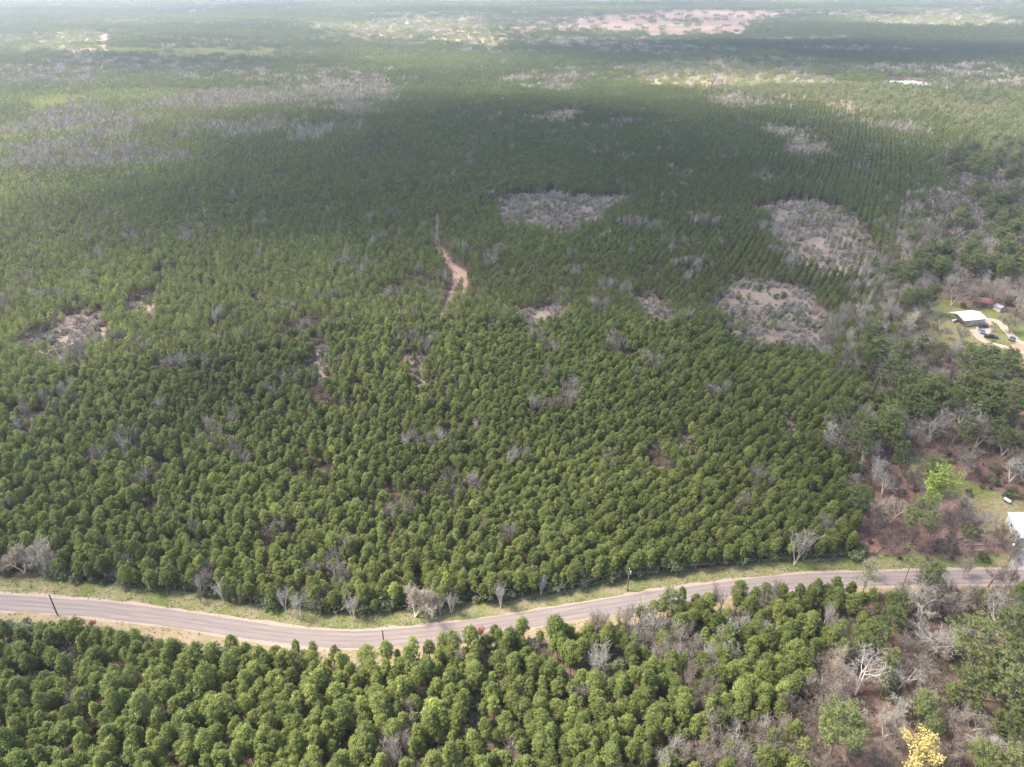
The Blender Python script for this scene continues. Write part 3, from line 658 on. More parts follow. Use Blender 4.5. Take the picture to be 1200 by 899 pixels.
T('oak', 1103, 372, 10, 'grey bare tree on the lawn left of the barn', 0.45); T('oak', 1132, 386, 11, 'grey bare tree standing on the lawn in front of the barn', 0.45); T('broom', 1120, 418, 12, 'twiggy bare thicket at the lower edge of the farm lawn', 0.45); T('broom', 1158, 412, 10, 'twiggy bare thicket below the driveway', 0.4)
for i, (x, y, r_, w) in enumerate([(1120, 340, 13, 'left of the three behind the barn'), (1145, 338, 15, 'middle of the three behind the barn'), (1168, 340, 15, 'right of the three behind the barn')]):
    T('oak', x, y, r_, 'purplish bare oak, ' + w, 0.5)
T('oak', 1190, 370, 15, 'purple grey bare oak beside the orange dirt lot', 0.4); T('broom', 1105, 430, 8, 'grey bare bush round the pale clearing', 0.6)
# along the road, left and middle
T('dense', 22, 655, 21, 'left one of two merged tan grey bare oaks above the road', 1.0, hmid=5); T('dense', 48, 652, 20, 'right one of two merged tan grey bare oaks above the road', 0.93, hmid=5)
T('dense', 485, 706, 24, 'white bare oak at the plantation edge above the road', 0.95, hmid=5)
for i, (x, y, r_, w) in enumerate([(412, 710, 7, 'first white one left of the white oak'), (528, 700, 7, 'just right of the white oak'), (515, 705, 5, 'touching the white oak'), (587, 692, 8, 'midway along the plantation edge'), (332, 700, 7, 'left of the grey bush pair'), (348, 706, 8, 'beside the grey bush pair'), (258, 690, 6, 'alone at the left part of the plantation edge'), (634, 680, 6, 'near the wires')]):
    T('slim', x, y, r_, 'slender white tree above the road, ' + w, 0.85)
T('broom', 368, 712, 13, 'grey bare bush above the road, left of the white tree', 0.6, hmid=2.5); T('broom', 232, 694, 9, 'pinkish bare bush at the left plantation edge', 0.3); T('broom', 355, 700, 9, 'tan bare bush behind the grey one above the road', 0.6)
T('slim', 936, 640, 10, 'pale bare tree at the right end of the upper plantation edge', 0.7); T('slim', 946, 636, 8, 'grey bare tree by the plantation corner near the road', 0.65); T('slim', 968, 614, 8, 'grey bare tree inside the plantation corner', 0.55)
T('rust', 563, 741, 9, 'orange leaved bush on the lower edge of the road', 0.6, 0.2, 0); T('rust', 107, 729, 6, 'rust red bush near the utility pole at far left', 0.55, 0.0, 1); T('rust', 474, 428, 7, 'rust red small tree in a tiny clearing of the plantation', 0.5, 0.3, 0)
T('slim', 703, 775, 11, 'tall whitish bare tree standing out of the lower plantation', 0.8); T('slim', 695, 770, 9, 'leaning pale bare tree beside the tall whitish one', 0.7); T('slim', 683, 812, 9, 'short greyish bare tree below the tall whitish one', 0.55)
T('broom', 628, 752, 10, 'round grey bare bush in the lower plantation, right of the orange bush', 0.6); T('slim', 762, 735, 12, 'silvery bare tree with many stems at the lower road edge', 0.72); T('slim', 744, 740, 9, 'pale bare tree left of the silvery many stemmed one', 0.7)
T('tall', 783, 712, 16, 'large olive pine leaning over the lower road edge', 0.65, 0.4, hmid=7); T('shrub', 26, 738, 14, 'grey green bush with bare stems at the far left below the road', 0.9, 0.6)
for i, (x, y, r_, w) in enumerate([(862, 735, 10, 'tallest'), (872, 728, 8, 'right'), (848, 742, 8, 'left'), (855, 765, 8, 'lowest')]):
    T('slim', x, y, r_, w + ' whitish bare tree of the cluster in the right of the lower plantation', 0.75)
T('slim', 900, 738, 8, 'lone whitish bare tree right of the cluster in the lower plantation', 0.8); T('broom', 928, 728, 9, 'pinkish bare tree near the pine corner of the lower plantation', 0.4)

# plantation rows, curved as they are planted
yy = np.linspace(20, 1200, 2400); azr = np.radians(np.interp(yy, [20, 150, 255, 330, 380, 1200], [48, 46, 43, 34, 26, 20])); FF = np.concatenate([[0], np.cumsum(np.tan(azr[:-1]) * np.diff(yy))])
def rows():
    x0 = np.arange(-1700, 1300, 3.7); y0 = np.arange(52, 1010, 1.26)
    X0, Y0 = np.meshgrid(x0, y0); X = X0 + np.interp(Y0, yy, FF); Y = Y0 + (np.floor(X0 / 3.7) % 2) * 0.66
    X = X.ravel(); Y = Y.ravel(); half = HALF * (Y * math.cos(PITCH) + H * math.sin(PITCH)) * 1.10 + 12
    k = np.abs(X) < half; X, Y = X[k], Y[k]
    wild = np.clip(0.25 + 0.9 * (fbm(X, Y, 60, 8) - 0.25) + np.where(X < -10, 0.5, -0.1), 0.22, 1.2); wild = np.where((X > -5) & (Y > 150), np.minimum(wild, np.interp(Y, [375, 470], [0.18, 1.0])), wild); wild = np.where(road_side(X, Y) < 0, 1.0, wild)
    X = X + rng.normal(size=len(X)) * wild * 1.15; Y = Y + rng.normal(size=len(X)) * wild * 0.8
    return X, Y, wild
X, Y, wild = rows(); g = np.hypot(X, Y); jt = np.where(road_side(X, Y) > 25, 1.6 + g * 0.005, 0.8); c = np.where(np.abs(road_side(X, Y)) < 22, classify(X, Y), classify(X + rng.normal(size=len(X)) * jt, Y + rng.normal(size=len(X)) * jt * 1.3)); c0 = classify(X, Y); rk = rng.random(len(X)); c = np.where(c0 == CID['track'], c0, np.where((c0 == CID['brush']) & (rk < np.where(fbm(X, Y, 13, 2) > 0.69, 0.72, 0.993)), c0, np.where(c0 == CID['brush'], 0, c))); r1 = rng.random(len(X)); n1 = fbm(X, Y, 22, 1); n2 = vnoise(X, Y, 55, 6); n3 = fbm(X, Y, 90, 10)
low = road_side(X, Y) < 0
gap = (fbm(X, Y * 1.6, 26, 4) < 0.235 + 0.02 * low) | (r1 < 0.04 + 0.05 * low) | ((np.abs(fbm(X, Y * 1.8, 120, 5) - 0.5) < 0.0085) & (X < 20) & (vnoise(X, Y, 60, 2) > 0.4))
# keep room round the trees picked out one by one
ex = np.array([(e[1], e[2], {'dense': 6.0, 'tall': 3.2, 'oak': 3.4, 'slim': 1.6, 'broom': 2.4, 'shrub': 1.7, 'spring': 5.2, 'rust': 2.0, 'sparse': 2.0, 'pine': 1.5}[e[0]] * e[3]) for e in EXPL] + [(*(float(v) for v in at(qx_, qy_)), qr_) for qx_, qy_, qr_ in ((1196, 628, 13), (1185, 645, 6), (1178, 655, 5), (1132, 376, 13), (1155, 390, 10), (1152, 400, 8), (1190, 400, 9), (1175, 395, 8), (1118, 400, 12))])
def clear_of(X, Y, k=1.0):
    ok = np.ones(len(X), bool)
    for ax, ay, ar in ex: ok &= (X - ax) ** 2 + (Y - ay) ** 2 > (ar * k) ** 2
    return ok
free = clear_of(X, Y)
# nothing may stand between the camera and the two poles' feet, or on the bend's open verge
pines = (c == 0) & ~gap & free
bare_here = (c == 0) & free & ((vnoise(X, Y, 11, 7) > 0.80) & (r1 > 0.62) | (low & (X > 25) & (vnoise(X, Y, 9, 2) > 0.60) & (r1 > 0.5)))
pines &= ~bare_here
size = np.clip(0.98 + 0.30 * (n3 - 0.5) + rng.normal(size=len(X)) * 0.13, 0.55, 1.4) * np.where(low, 1.04 + 0.1 * rng.normal(size=len(X)), 1.0)
tone = np.clip(0.47 + rng.normal(size=len(X)) * 0.17 + 0.7 * (n3 - 0.5) + 0.25 * (vnoise(X, Y, 30, 9) - 0.5), 0, 1)
tint = np.where(rng.random(len(X)) < 0.02, 0.5, 0) + np.clip(0.15 + rng.normal(size=len(X)) * 0.12 + 0.35 * (n2 - 0.5) + np.interp(X, [-60, 60], [0.05, -0.04]), 0, 0.8)
shade_band = np.clip((Y - 330 - 90 * (fbm(X, Y, 130, 6) - 0.5)) / 130, 0, 1) * np.clip((X + 330) / 120, 0, 1); size = size * np.where(low, 0.94, 0.90); tone = tone * (1 - 0.55 * shade_band); tint = tint * (1 - 0.6 * shade_band); size = size * (1 + 0.12 * shade_band)  # cloud shade put into pine tone across the mid-far band; trees slightly larger there
hard = low & pines & (r1 > 0.955) & (road_side(X, Y) < -9); pines &= ~hard; BAGS['shrub'].add(X[hard], Y[hard], rng.uniform(1.2, 1.7, hard.sum()), rng.uniform(0.2, 0.9, hard.sum()), rng.uniform(0, 0.5, hard.sum()))
BAGS['pine'].add(X[pines], Y[pines], size[pines], tone[pines], tint[pines])
BAGS['slim'].add(X[bare_here], Y[bare_here], rng.uniform(0.7, 1.0, bare_here.sum()), rng.uniform(0.3, 0.85, bare_here.sum()))
# understorey in the gaps
k = (c == 0) & gap & free & (r1 < 0.5); BAGS['broom'].add(X[k], Y[k], rng.uniform(0.35, 0.7, k.sum()), rng.uniform(0.05, 0.5, k.sum()))
# pines left in brush, young growth and glades
k = (c == CID['young']) & (r1 < 0.8); BAGS['pine'].add(X[k], Y[k], rng.uniform(0.5, 0.7, k.sum()), 0.8, 0.5)
k = (c == CID['glade']) & (r1 < 0.22); BAGS['tall'].add(X[k], Y[k], rng.uniform(0.4, 0.8, k.sum()), rng.uniform(0.5, 0.9, k.sum()), rng.uniform(0.2, 0.8, k.sum()))
k = (c == CID['bare']) & free & (r1 < 0.30); BAGS['slim'].add(X[k], Y[k], rng.uniform(0.8, 1.15, k.sum()), rng.uniform(0.35, 0.95, k.sum()))
k = (c == CID['bare']) & free & (r1 > 0.965); BAGS['oak'].add(X[k], Y[k], rng.uniform(0.6, 0.9, k.sum()), rng.uniform(0.35, 1.0, k.sum()))
k = (c == CID['bare']) & free & (r1 > 0.34) & (r1 < 0.80); BAGS['pine'].add(X[k], Y[k], rng.uniform(0.7, 1.0, k.sum()), rng.uniform(0.3, 0.8, k.sum()), rng.uniform(0.1, 0.5, k.sum()))
clump = vnoise(X, Y, 7, 3); k = (c == CID['brush']) & (r1 < 0.9) & (clump + 0.35 * r1 > 0.55); BAGS['brush'].add(X[k], Y[k], rng.uniform(0.7, 1.9, k.sum()), rng.uniform(0.72, 1.0, k.sum()))
k = (c == CID['brush']) & (r1 < 0.42) & (vnoise(X, Y, 9, 8) > 0.58); BAGS['shrub'].add(X[k], Y[k], rng.uniform(0.35, 0.95, k.sum()), rng.uniform(0.25, 0.8, k.sum()), rng.uniform(0.0, 0.7, k.sum()))
k = (c == CID['brush']) & (r1 > 0.975) & (n1 > 0.45); BAGS['pine'].add(X[k], Y[k], rng.uniform(0.5, 0.8, k.sum()), 0.4, 0.1)
k = (c == CID['litter']) & free & (r1 < 0.4); BAGS['brush'].add(X[k], Y[k], rng.uniform(0.6, 1.2, k.sum()), rng.uniform(0.0, 0.4, k.sum()))
k = (c == CID['litter']) & free & (r1 > 0.76); BAGS['broom'].add(X[k], Y[k], rng.uniform(0.4, 0.8, k.sum()), rng.uniform(0.0, 0.35, k.sum()))
# mixed woods on the right: big pines, bare oaks, evergreen shrubs
m_ = (c == CID['mixed']) & clear_of(X, Y, 1.15) & ~((X > at(1165, 655)[0]) & (np.abs(road_side(X, Y) - 8) < 9)); dens = vnoise(X, Y, 38, 5)
lowr = road_side(X, Y) < 0; k = m_ & (r1 < np.where(lowr, 0.024, 0.075)) & (dens < 0.66); BAGS['tall'].add(X[k], Y[k], rng.uniform(0.62, 1.0, k.sum()), rng.uniform(0.25, 0.8, k.sum()), rng.uniform(0.0, 0.4, k.sum()))
k = m_ & (r1 > 0.085) & (r1 < 0.15 + 0.08 * (dens > 0.45) + 0.04 * lowr); BAGS['oak'].add(X[k], Y[k], rng.uniform(0.5, 0.9, k.sum()), np.where(lowr[k], rng.uniform(0.15, 0.8, k.sum()), rng.uniform(0.35, 0.95, k.sum())))
k = m_ & (r1 > 0.2) & (r1 < 0.42); BAGS['shrub'].add(X[k], Y[k], rng.uniform(0.5, 1.25, k.sum()), rng.uniform(0.15, 0.7, k.sum()), rng.uniform(0.0, 0.5, k.sum()))
k = (c == CID['mixed']) & (r1 > 0.42) & (r1 < 0.62); BAGS['broom'].add(X[k], Y[k], rng.uniform(0.5, 1.0, k.sum()), rng.uniform(0.15, 0.7, k.sum()))
k = (c == CID['pines']) & (np.abs(X) < 0); 
# evergreen shrubs along both sides of the road
sx, sy = resample(rx, ry, 1.5); tx, ty = np.gradient(sx), np.gradient(sy); L_ = np.hypot(tx, ty); nx, ny = -ty / L_, tx / L_
for off, p in ((8.5, 1.0), (10.2, 0.9), (-7.9, 0.6)):
    q = (rng.random(len(sx)) < p) & (sx < 96); o = off + rng.normal(size=len(sx)) * 0.7 - (3.0 * np.exp(-((sx + 34) / 14) ** 2) if off < 0 else 0) + (np.interp(sx, [-150, -60, 0, 60, 110], [1.2, 1.0, 0.5, 1.0, 0.0]) if off > 0 else 0)
    ax, ay = (sx + nx * o)[q], (sy + ny * o)[q]; kk = clear_of(ax, ay, 0.7); ax, ay = ax[kk], ay[kk]
    BAGS['shrub'].add(ax, ay, rng.uniform(0.6, 1.6, len(ax)) * (1 if off > 0 else 0.65), rng.uniform(0.25, 0.9, len(ax)), rng.uniform(0.0, 0.6, len(ax)))
k = (road_side(X, Y) < -9) & (c == 0) & gap & free; BAGS['shrub'].add(X[k], Y[k], rng.uniform(0.8, 1.3, k.sum()), rng.uniform(0.2, 0.9, k.sum()), rng.uniform(0, 0.5, k.sum()))
# left end below the road: low evergreen thicket
ax = rng.uniform(-150, -95, 90); ay = np.interp(ax, RX, RY) - rng.uniform(6.5, 16, 90); BAGS['shrub'].add(ax, ay, rng.uniform(0.6, 1.1, 90), rng.uniform(0.3, 1.0, 90), rng.uniform(0.0, 0.6, 90))

# which plants stand as objects of their own: the ones that show largest
def place(name, cat, items, x, y, s, tone, tint, label, group, rz, var, sz=None):
    it = items[var % len(items)]; o = bpy.data.objects.new(name, None); COL.objects.link(o)
    o.empty_display_size = 0.5; o.location = (x, y, float(hgt(x, y))); o.rotation_euler = (0, 0, rz); o.scale = (s, s, s if sz is None else sz)
    for pn, me in it:
        ch = bpy.data.objects.new(pn, me); COL.objects.link(ch); ch.parent = o; ch['tone'] = float(tone); ch['tint'] = float(tint)
    return tag(o, label, cat, group)
def visible(x, y, zt):
    px, py, dep = project(x, y, hgt(x, y) + zt); return (px > 2) & (px < 1198) & (py > 4) & (py < 893), px, py, dep
def choose(bag, n, zt, rad):
    x, y, s = np.array(bag.x), np.array(bag.y), np.array(bag.s); vis, px, py, dep = visible(x, y, zt)
    sz = np.where(vis & (y > 20), rad * s / np.maximum(dep, 1), 0); idx = np.argsort(-sz)[:n]; idx = idx[sz[idx] > 0]
    ok = np.zeros(len(x), bool); ok[idx] = True; return ok, px, py
def where_px(px, py, x, y):
    d = float(road_side(x, y))
    if d < 0:
        if px < 200: return 'below the road under the utility pole nearest the left edge'
        if px < 400: return 'below the road between the two left utility poles'
        if px < 560: return 'below the road under the utility pole on the grass bend'
        if px < 740: return 'below the road between the orange bush and the large olive pine'
        if px < 960: return 'below the road left of the reddish path'
        return 'in the woods below the road right of the reddish path'
    if px > 990:
        if py < 220: return 'in the far woods towards the white roofs'
        if py < 350: return 'in the woods beyond the barn'
        if py < 450: return 'in the woods around the farm lawn'
        if py < 530: return 'in the woods between the farm and the red clearing'
        return 'between the red clearing and the road'
    if d < 20:
        if px < 250: return 'at the plantation edge above the left end of the road'
        if px < 560: return 'at the plantation edge above the bend of the road'
        if px < 760: return 'at the plantation edge by the pole with the transformer'
        return 'at the plantation edge above the right half of the road'
    side = 'left' if px < 400 else ('middle' if px < 720 else 'right')
    return f'inside the big plantation, {side} part'
def plural(c_): return c_ + ('es' if c_.endswith('sh') else 's')
SPEC = {  # bag: (object name, category, part models, count, height, radius, near meshes, mid meshes, far meshes, wording)
    'pine': ('pine_tree', 'pine tree', PINE, 300, 8, 1.7), 'tall': ('tall_pine_tree', 'tall pine', TALL, 235, 14, 4.4), 'slim': ('bare_tree', 'bare tree', SLIM, 110, 9, 1.7),
    'oak': ('bare_oak', 'bare oak', OAK, 190, 8, 5.2), 'shrub': ('evergreen_shrub', 'shrub', SHRUB, 250, 2.5, 1.8), 'broom': ('bare_bush', 'bare bush', BROOM, 200, 4, 3.2)}
WORD = {'pine': ('young green pine', 'young yellow green pine', 'young dark green pine'), 'tall': ('old green pine', 'old olive pine', 'old dark green pine'), 'slim': ('slender whitish bare tree', 'slender grey bare tree', 'slender brownish bare tree'),
        'oak': ('pale bare oak', 'grey bare oak', 'brownish bare oak'), 'shrub': ('green evergreen shrub', 'grey green shrub', 'dark green shrub'), 'broom': ('pale twiggy bush', 'greyish twiggy bush', 'reddish brown twiggy bush')}
def word(k_, tone, tint):
    w = WORD[k_]
    if k_ in ('slim', 'oak', 'broom'): return w[0] if tone > 0.6 else (w[1] if tone > 0.3 else w[2])
    return w[1] if tint > (0.3 if k_ != 'pine' else 0.2) else (w[2] if tone < 0.4 else w[0])
chosen = {}
NM = {'dense': ('bare_oak', 'bare oak', OAK_DENSE), 'spring': ('leafing_tree', 'leafing tree', SPRING), 'rust': ('rust_leaved_bush', 'bush', RUSTY), 'sparse': ('thin_pine_tree', 'thin pine', SPARSE)}
for i, (kd, x, y, s, tone, tint, lab, var) in enumerate(EXPL):
    nm, cat, items = NM[kd] if kd in NM else SPEC[kd][:3]
    px, py, _ = project(x, y, 5.0); grp = plural(cat) + ' ' + where_px(px, py, x, y)
    if lab is None: lab = f'{word(kd, tone, tint)} {where_px(px, py, x, y)}'
    place(nm, cat, items, x, y, s, tone, tint, lab, grp, (i * 2.3) % 6.28, i if var is None else var, s ** 0.55 if kd in ('tall', 'oak', 'sparse', 'dense') else None)
for kd, (nm, cat, items, n, zt, rad) in SPEC.items():
    bag = BAGS[kd]; ok, px, py = choose(bag, n, zt, rad); chosen[kd] = ok
    for i in np.nonzero(ok)[0]:
        lab = f'{word(kd, bag.tone[i], bag.tint[i])} {where_px(px[i], py[i], bag.x[i], bag.y[i])}'
        place(nm, cat, items, bag.x[i], bag.y[i], bag.s[i], bag.tone[i], bag.tint[i], lab, plural(cat) + ' ' + where_px(px[i], py[i], bag.x[i], bag.y[i]), float(rng.uniform(0, 6.28)), int(rng.integers(0, 100)))

def scatter(name, models, x, y, s, tone, tint, idx, sz=None):
    """one object: geometry nodes put a copy of a model on every point"""
    n = len(x)
    if n == 0: return None
    V = np.stack([x, y, hgt(x, y)], 1); me = bpy.data.meshes.new(name); me.vertices.add(n); me.vertices.foreach_set('co', V.ravel())
    def attr(nm, ty, data, key='value'): a = me.attributes.new(nm, ty, 'POINT'); a.data.foreach_set(key, data)
    s = np.asarray(s, float); sz = s if sz is None else sz
    attr('scl', 'FLOAT_VECTOR', np.stack([s, s, sz], 1).ravel(), 'vector'); attr('rot', 'FLOAT_VECTOR', np.stack([rng.normal(size=n) * 0.03, rng.normal(size=n) * 0.03, rng.uniform(0, 6.283, n)], 1).ravel(), 'vector')
    attr('tone', 'FLOAT', np.asarray(tone, float)); attr('tint', 'FLOAT', np.asarray(tint, float)); attr('idx', 'INT', np.asarray(idx, int))
    cl = bpy.data.collections.new(name + '_models')
    for j, m_ in enumerate(models): cl.objects.link(bpy.data.objects.new('model_%02d_%s' % (j, name), m_))
    ng = bpy.data.node_groups.new(name, 'GeometryNodeTree'); ng.interface.new_socket('Geometry', in_out='INPUT', socket_type='NodeSocketGeometry'); ng.interface.new_socket('Geometry', in_out='OUTPUT', socket_type='NodeSocketGeometry')
    nd = ng.nodes; gi = nd.new('NodeGroupInput'); go = nd.new('NodeGroupOutput'); mp = nd.new('GeometryNodeMeshToPoints'); ip = nd.new('GeometryNodeInstanceOnPoints'); ci = nd.new('GeometryNodeCollectionInfo')
    ci.inputs[0].default_value = cl; ci.inputs['Separate Children'].default_value = True; ci.inputs['Reset Children'].default_value = True; ip.inputs['Pick Instance'].default_value = True
    def na(nm, ty): a = nd.new('GeometryNodeInputNamedAttribute'); a.data_type = ty; a.inputs[0].default_value = nm; return next(o for o in a.outputs if o.enabled)
    e2r = nd.new('FunctionNodeEulerToRotation'); Lk = ng.links.new
    Lk(gi.outputs[0], mp.inputs['Mesh']); Lk(mp.outputs[0], ip.inputs['Points']); Lk(ci.outputs[0], ip.inputs['Instance']); Lk(na('idx', 'INT'), ip.inputs['Instance Index'])
    Lk(na('rot', 'FLOAT_VECTOR'), e2r.inputs[0]); Lk(e2r.outputs[0], ip.inputs['Rotation']); Lk(na('scl', 'FLOAT_VECTOR'), ip.inputs['Scale']); Lk(ip.outputs[0], go.inputs[0])
    o = obj(name, me); md = o.modifiers.new('plants', 'NODES'); md.node_group = ng; return tag(o, kind='stuff')
LODS = {'pine': (PINE_HI, PINE_MID, PINE_LOW), 'tall': (TALL_HI, TALL_HI, TALL_LOW), 'slim': (SLIM_HI, SLIM_HI, SLIM_LOW), 'oak': (OAK_HI, OAK_HI, OAK_LOW), 'shrub': (SHRUB_HI, SHRUB_LOW, SHRUB_LOW), 'broom': (BROOM_HI, BROOM_HI, OAK_LOW), 'brush': (BRUSH_HI, BRUSH_HI, BRUSH_LOW)}
STUFF = {'pine': ('pine_plantation', 'dense stand of young green pines planted in curving rows', 'pine woods'), 'tall': ('old_pine_woods', 'scattered old pines mixed through the far woods at right', 'pine woods'),
         'slim': ('bare_woods', 'bands of slender leafless trees among the pines', 'bare woods'), 'oak': ('bare_oak_woods', 'spreading leafless oaks mixed through the woods', 'bare woods'),
         'shrub': ('undergrowth', 'low evergreen undergrowth in woods and clearings', 'undergrowth'), 'broom': ('bare_undergrowth', 'leafless twiggy undergrowth beneath the trees', 'undergrowth'), 'brush': ('dead_brush', 'pale dead brush covering the clearings', 'brush')}
for kd, bag in BAGS.items():
    x, y, s, tone, tint = (np.array(v) for v in (bag.x, bag.y, bag.s, bag.tone, bag.tint)); keep = ~chosen[kd] if kd in chosen else np.ones(len(x), bool)
    x, y, s, tone, tint = x[keep], y[keep], s[keep], tone[keep], tint[keep]; g = np.hypot(x, y)
    hi, mi, lo = LODS[kd]; models = list(hi) + list(mi) + list(lo); rr = rng.integers(0, 1000, len(x)); cut = {'pine': (300, 620)}.get(kd, (420, 480))
    idx = np.where(g < cut[0], rr % len(hi), np.where(g < cut[1], len(hi) + rr % len(mi), len(hi) + len(mi) + rr % len(lo)))
    nm, lab, cat = STUFF[kd]; o = scatter(nm, models, x, y, s, tone, tint, idx)
    if o: tag(o, lab, cat)

# grass tufts on the verges
r = np.random.default_rng(900); TUFT = []
for j in range(3):
    n = 16; p = r.normal(size=(n, 3)) * np.array([0.10, 0.10, 0]); d = unit(r.normal(size=(n, 3)) * 0.5 + np.array([0, 0, 1.0])); e = p + d * r.uniform(0.12, 0.34, (n, 1)); sd = unit(np.cross(d, r.normal(size=(n, 3)))) * 0.03
    TUFT.append(mesh('tuft', np.stack([p - sd, p + sd, e], 1).reshape(-1, 3), np.arange(3 * n).reshape(-1, 3), [foliage('verge_blades_%d' % j, (0.10, 0.13, 0.035), (0.20, 0.22, 0.07), (0.40, 0.31, 0.19), 0.2)], np.repeat(r.uniform(0, 1, n), 3)))
sx, sy = resample(rx, ry, 0.05); q = rng.random(len(sx)) < 1.0; tx, ty = np.gradient(sx), np.gradient(sy); L_ = np.hypot(tx, ty); sd_ = rng.random(len(sx)) < 0.68; of = np.where(sd_, rng.uniform(3.2, 9.6, len(sx)), rng.uniform(-8.5, -3.0, len(sx)))
ax = sx - ty / L_ * of; ay = sy + tx / L_ * of; k = (np.abs(ax) < 175) & (fbm(ax, ay, 6, 3) > 0.36); ax, ay = ax[k], ay[k]
o = scatter('verge_grass', TUFT, ax, ay, rng.uniform(0.6, 1.5, len(ax)), rng.uniform(0.2, 0.9, len(ax)), np.clip(1.4 * (fbm(ax, ay, 9, 5) - 0.28) + rng.normal(size=len(ax)) * 0.15, 0, 1), rng.integers(0, 3, len(ax))); tag(o, 'rough grass on the road verges', 'grass')

# woodland beyond a kilometre: pieces of wood on a loose grid
def far_woods():
    XS, YS, SS = [], [], []
    for y0, y1, st in ((995, 2000, 11.5), (2000, 3400, 17), (3400, 8200, 30)):
        yv = np.arange(y0, y1, st); xm = HALF * (y1 * math.cos(PITCH) + 80) * 1.1; xv = np.arange(-xm, xm, st); A, B = np.meshgrid(xv, yv); A = A.ravel(); B = B.ravel()
        k = np.abs(A) < HALF * (B * math.cos(PITCH) + 80) * 1.1; A, B = A[k], B[k]; XS.append(A + rng.normal(size=len(A)) * st * 0.15); YS.append(B + rng.normal(size=len(A)) * st * 0.15); SS.append(np.full(len(A), st / 11.5))
    x, y, st = np.concatenate(XS), np.concatenate(YS), np.concatenate(SS); c = classify(x, y); r1 = rng.random(len(x)); blk = vnoise(x * 0.6, y, 260, 8); fine = vnoise(x, y, 45, 4)
    tone = np.clip(0.42 + 0.5 * (blk - 0.5) + 0.3 * (fine - 0.5) + rng.normal(size=len(x)) * 0.08, 0, 1); tint = np.clip(0.1 + 0.5 * (blk - 0.45) + rng.normal(size=len(x)) * 0.08, 0, 0.9)
    mixp = fbm(x * 0.5, y, 90, 1); tone = tone * 0.72; tint = tint * 0.6; old = pip(x, y, wpoly([(815, 46), (905, 30), (1250, 34), (1250, 96), (1110, 94), (1005, 78), (860, 60)])); tone = np.where(old, tone * 0.45, tone); tint = np.where(old, 0.0, tint); mixp = np.where(old, 0.3, mixp)  # old marks far right pines whose tone is darkened to stand for cloud shade
    isb = ((c == CID['bare']) & (r1 < 0.68)) | ((c == CID['glade']) & (r1 < 0.2)) | ((c == CID['mixed']) & (r1 < 0.42)) | ((c == 0) & (mixp > 0.6) & (r1 < 0.5))
    isp = ~isb & np.isin(c, [0, CID['bare'], CID['mixed'], CID['young']]) | ((c == CID['glade']) & (r1 > 0.68)) | ((c == CID['field']) & (r1 > 0.94))
    tint = np.where(c == CID['glade'], rng.uniform(0.3, 0.9, len(x)), np.where(c == CID['young'], 0.75, tint)); szz = np.where(c == CID['young'], 0.5, np.where(c == CID['glade'], 0.8, 1.0)) * rng.uniform(0.8, 1.15, len(x)) * st ** 0.25
    o = scatter('far_pine_forest', PATCH_PINE, x[isp], y[isp], (np.where(c == CID['glade'], 0.7, 1.0) * st)[isp], tone[isp], tint[isp], rng.integers(0, 4, isp.sum()), szz[isp])
    tag(o, 'hazy far pine forest reaching to the horizon', 'forest')
    o = scatter('far_bare_forest', PATCH_BARE, x[isb], y[isb], st[isb], rng.uniform(0.35, 1.0, isb.sum()), 0 * st[isb], rng.integers(0, 3, isb.sum()), szz[isb])
    tag(o, 'far strips of greyish leafless woodland between the pines', 'forest')
far_woods()

# ------------------------------------------------------------------ poles, wires, buildings, cars
WOOD = simple('weathered_pole', (0.16, 0.125, 0.10), 0.85, 0.25, 2.0); STEEL = simple('grey_metal', (0.45, 0.46, 0.47), 0.45, 0.08, 4.0, 0.6); GLASSY = simple('porcelain', (0.75, 0.76, 0.76), 0.25, 0.05)
WIRE = simple('aluminium_wire', (0.30, 0.30, 0.31), 0.5, 0.05, 4, 0.3)
POLES = []
def pole(px, py, h, label, extra=None):
    x, y = (float(v) for v in at(px, py)); o = bpy.data.objects.new('utility_pole', None); COL.objects.link(o); o.location = (x, y, float(hgt(x, y))); tag(o, label, 'utility pole', 'utility poles along the road')
    m_ = MB(); m_.tube([(0, 0, -0.3), (0.02, 0, h * 0.5), (0, 0.02, h)], [0.19, 0.16, 0.13], 10); m_.build('post', WOOD, o, smooth=False)
    m_ = MB(); m_.tube([(0, 0, h), (0, 0, h + 0.10), (0, 0, h + 0.14), (0, 0, h + 0.3)], [0.05, 0.08, 0.06, 0.04], 8); m_.build('insulator', GLASSY, o)
    m_ = MB(); m_.tube([(0.16, 0, h * 0.8), (0.26, 0, h * 0.8)], 0.03, 6); m_.tube([(0.26, 0, h * 0.8 - 0.06), (0.26, 0, h * 0.8 + 0.08)], 0.05, 6); m_.build('neutral_bracket', STEEL, o)
    if extra == 'transformer':
        m_ = MB(); m_.tube([(0.36, 0, h - 1.7), (0.36, 0, h - 1.6), (0.36, 0, h - 0.75), (0.36, 0, h - 0.7)], [0.2, 0.24, 0.24, 0.15], 14); t_ = m_.build('transformer', STEEL, o)
        m_ = MB(); m_.tube([(0.36, 0, h - 0.7), (0.36, 0, h - 0.45)], [0.05, 0.03], 8); m_.build('bushing', GLASSY, t_)
    if extra == 'lamp':
        m_ = MB(); m_.tube([(0, 0, h * 0.62), (-0.5, -0.3, h * 0.66), (-0.9, -0.5, h * 0.66)], 0.03, 6); a_ = m_.build('lamp_arm', STEEL, o)
        m_ = MB(); m_.tube([(-0.9, -0.5, h * 0.67), (-0.9, -0.5, h * 0.65), (-0.9, -0.5, h * 0.60)], [0.12, 0.28, 0.22], 12); m_.build('lamp_head', GLASSY, a_)
    POLES.append(Vector((x, y, float(hgt(x, y)) + h)))
pole(-300, 714, 7.0, 'wooden utility pole beyond the left edge of the view')
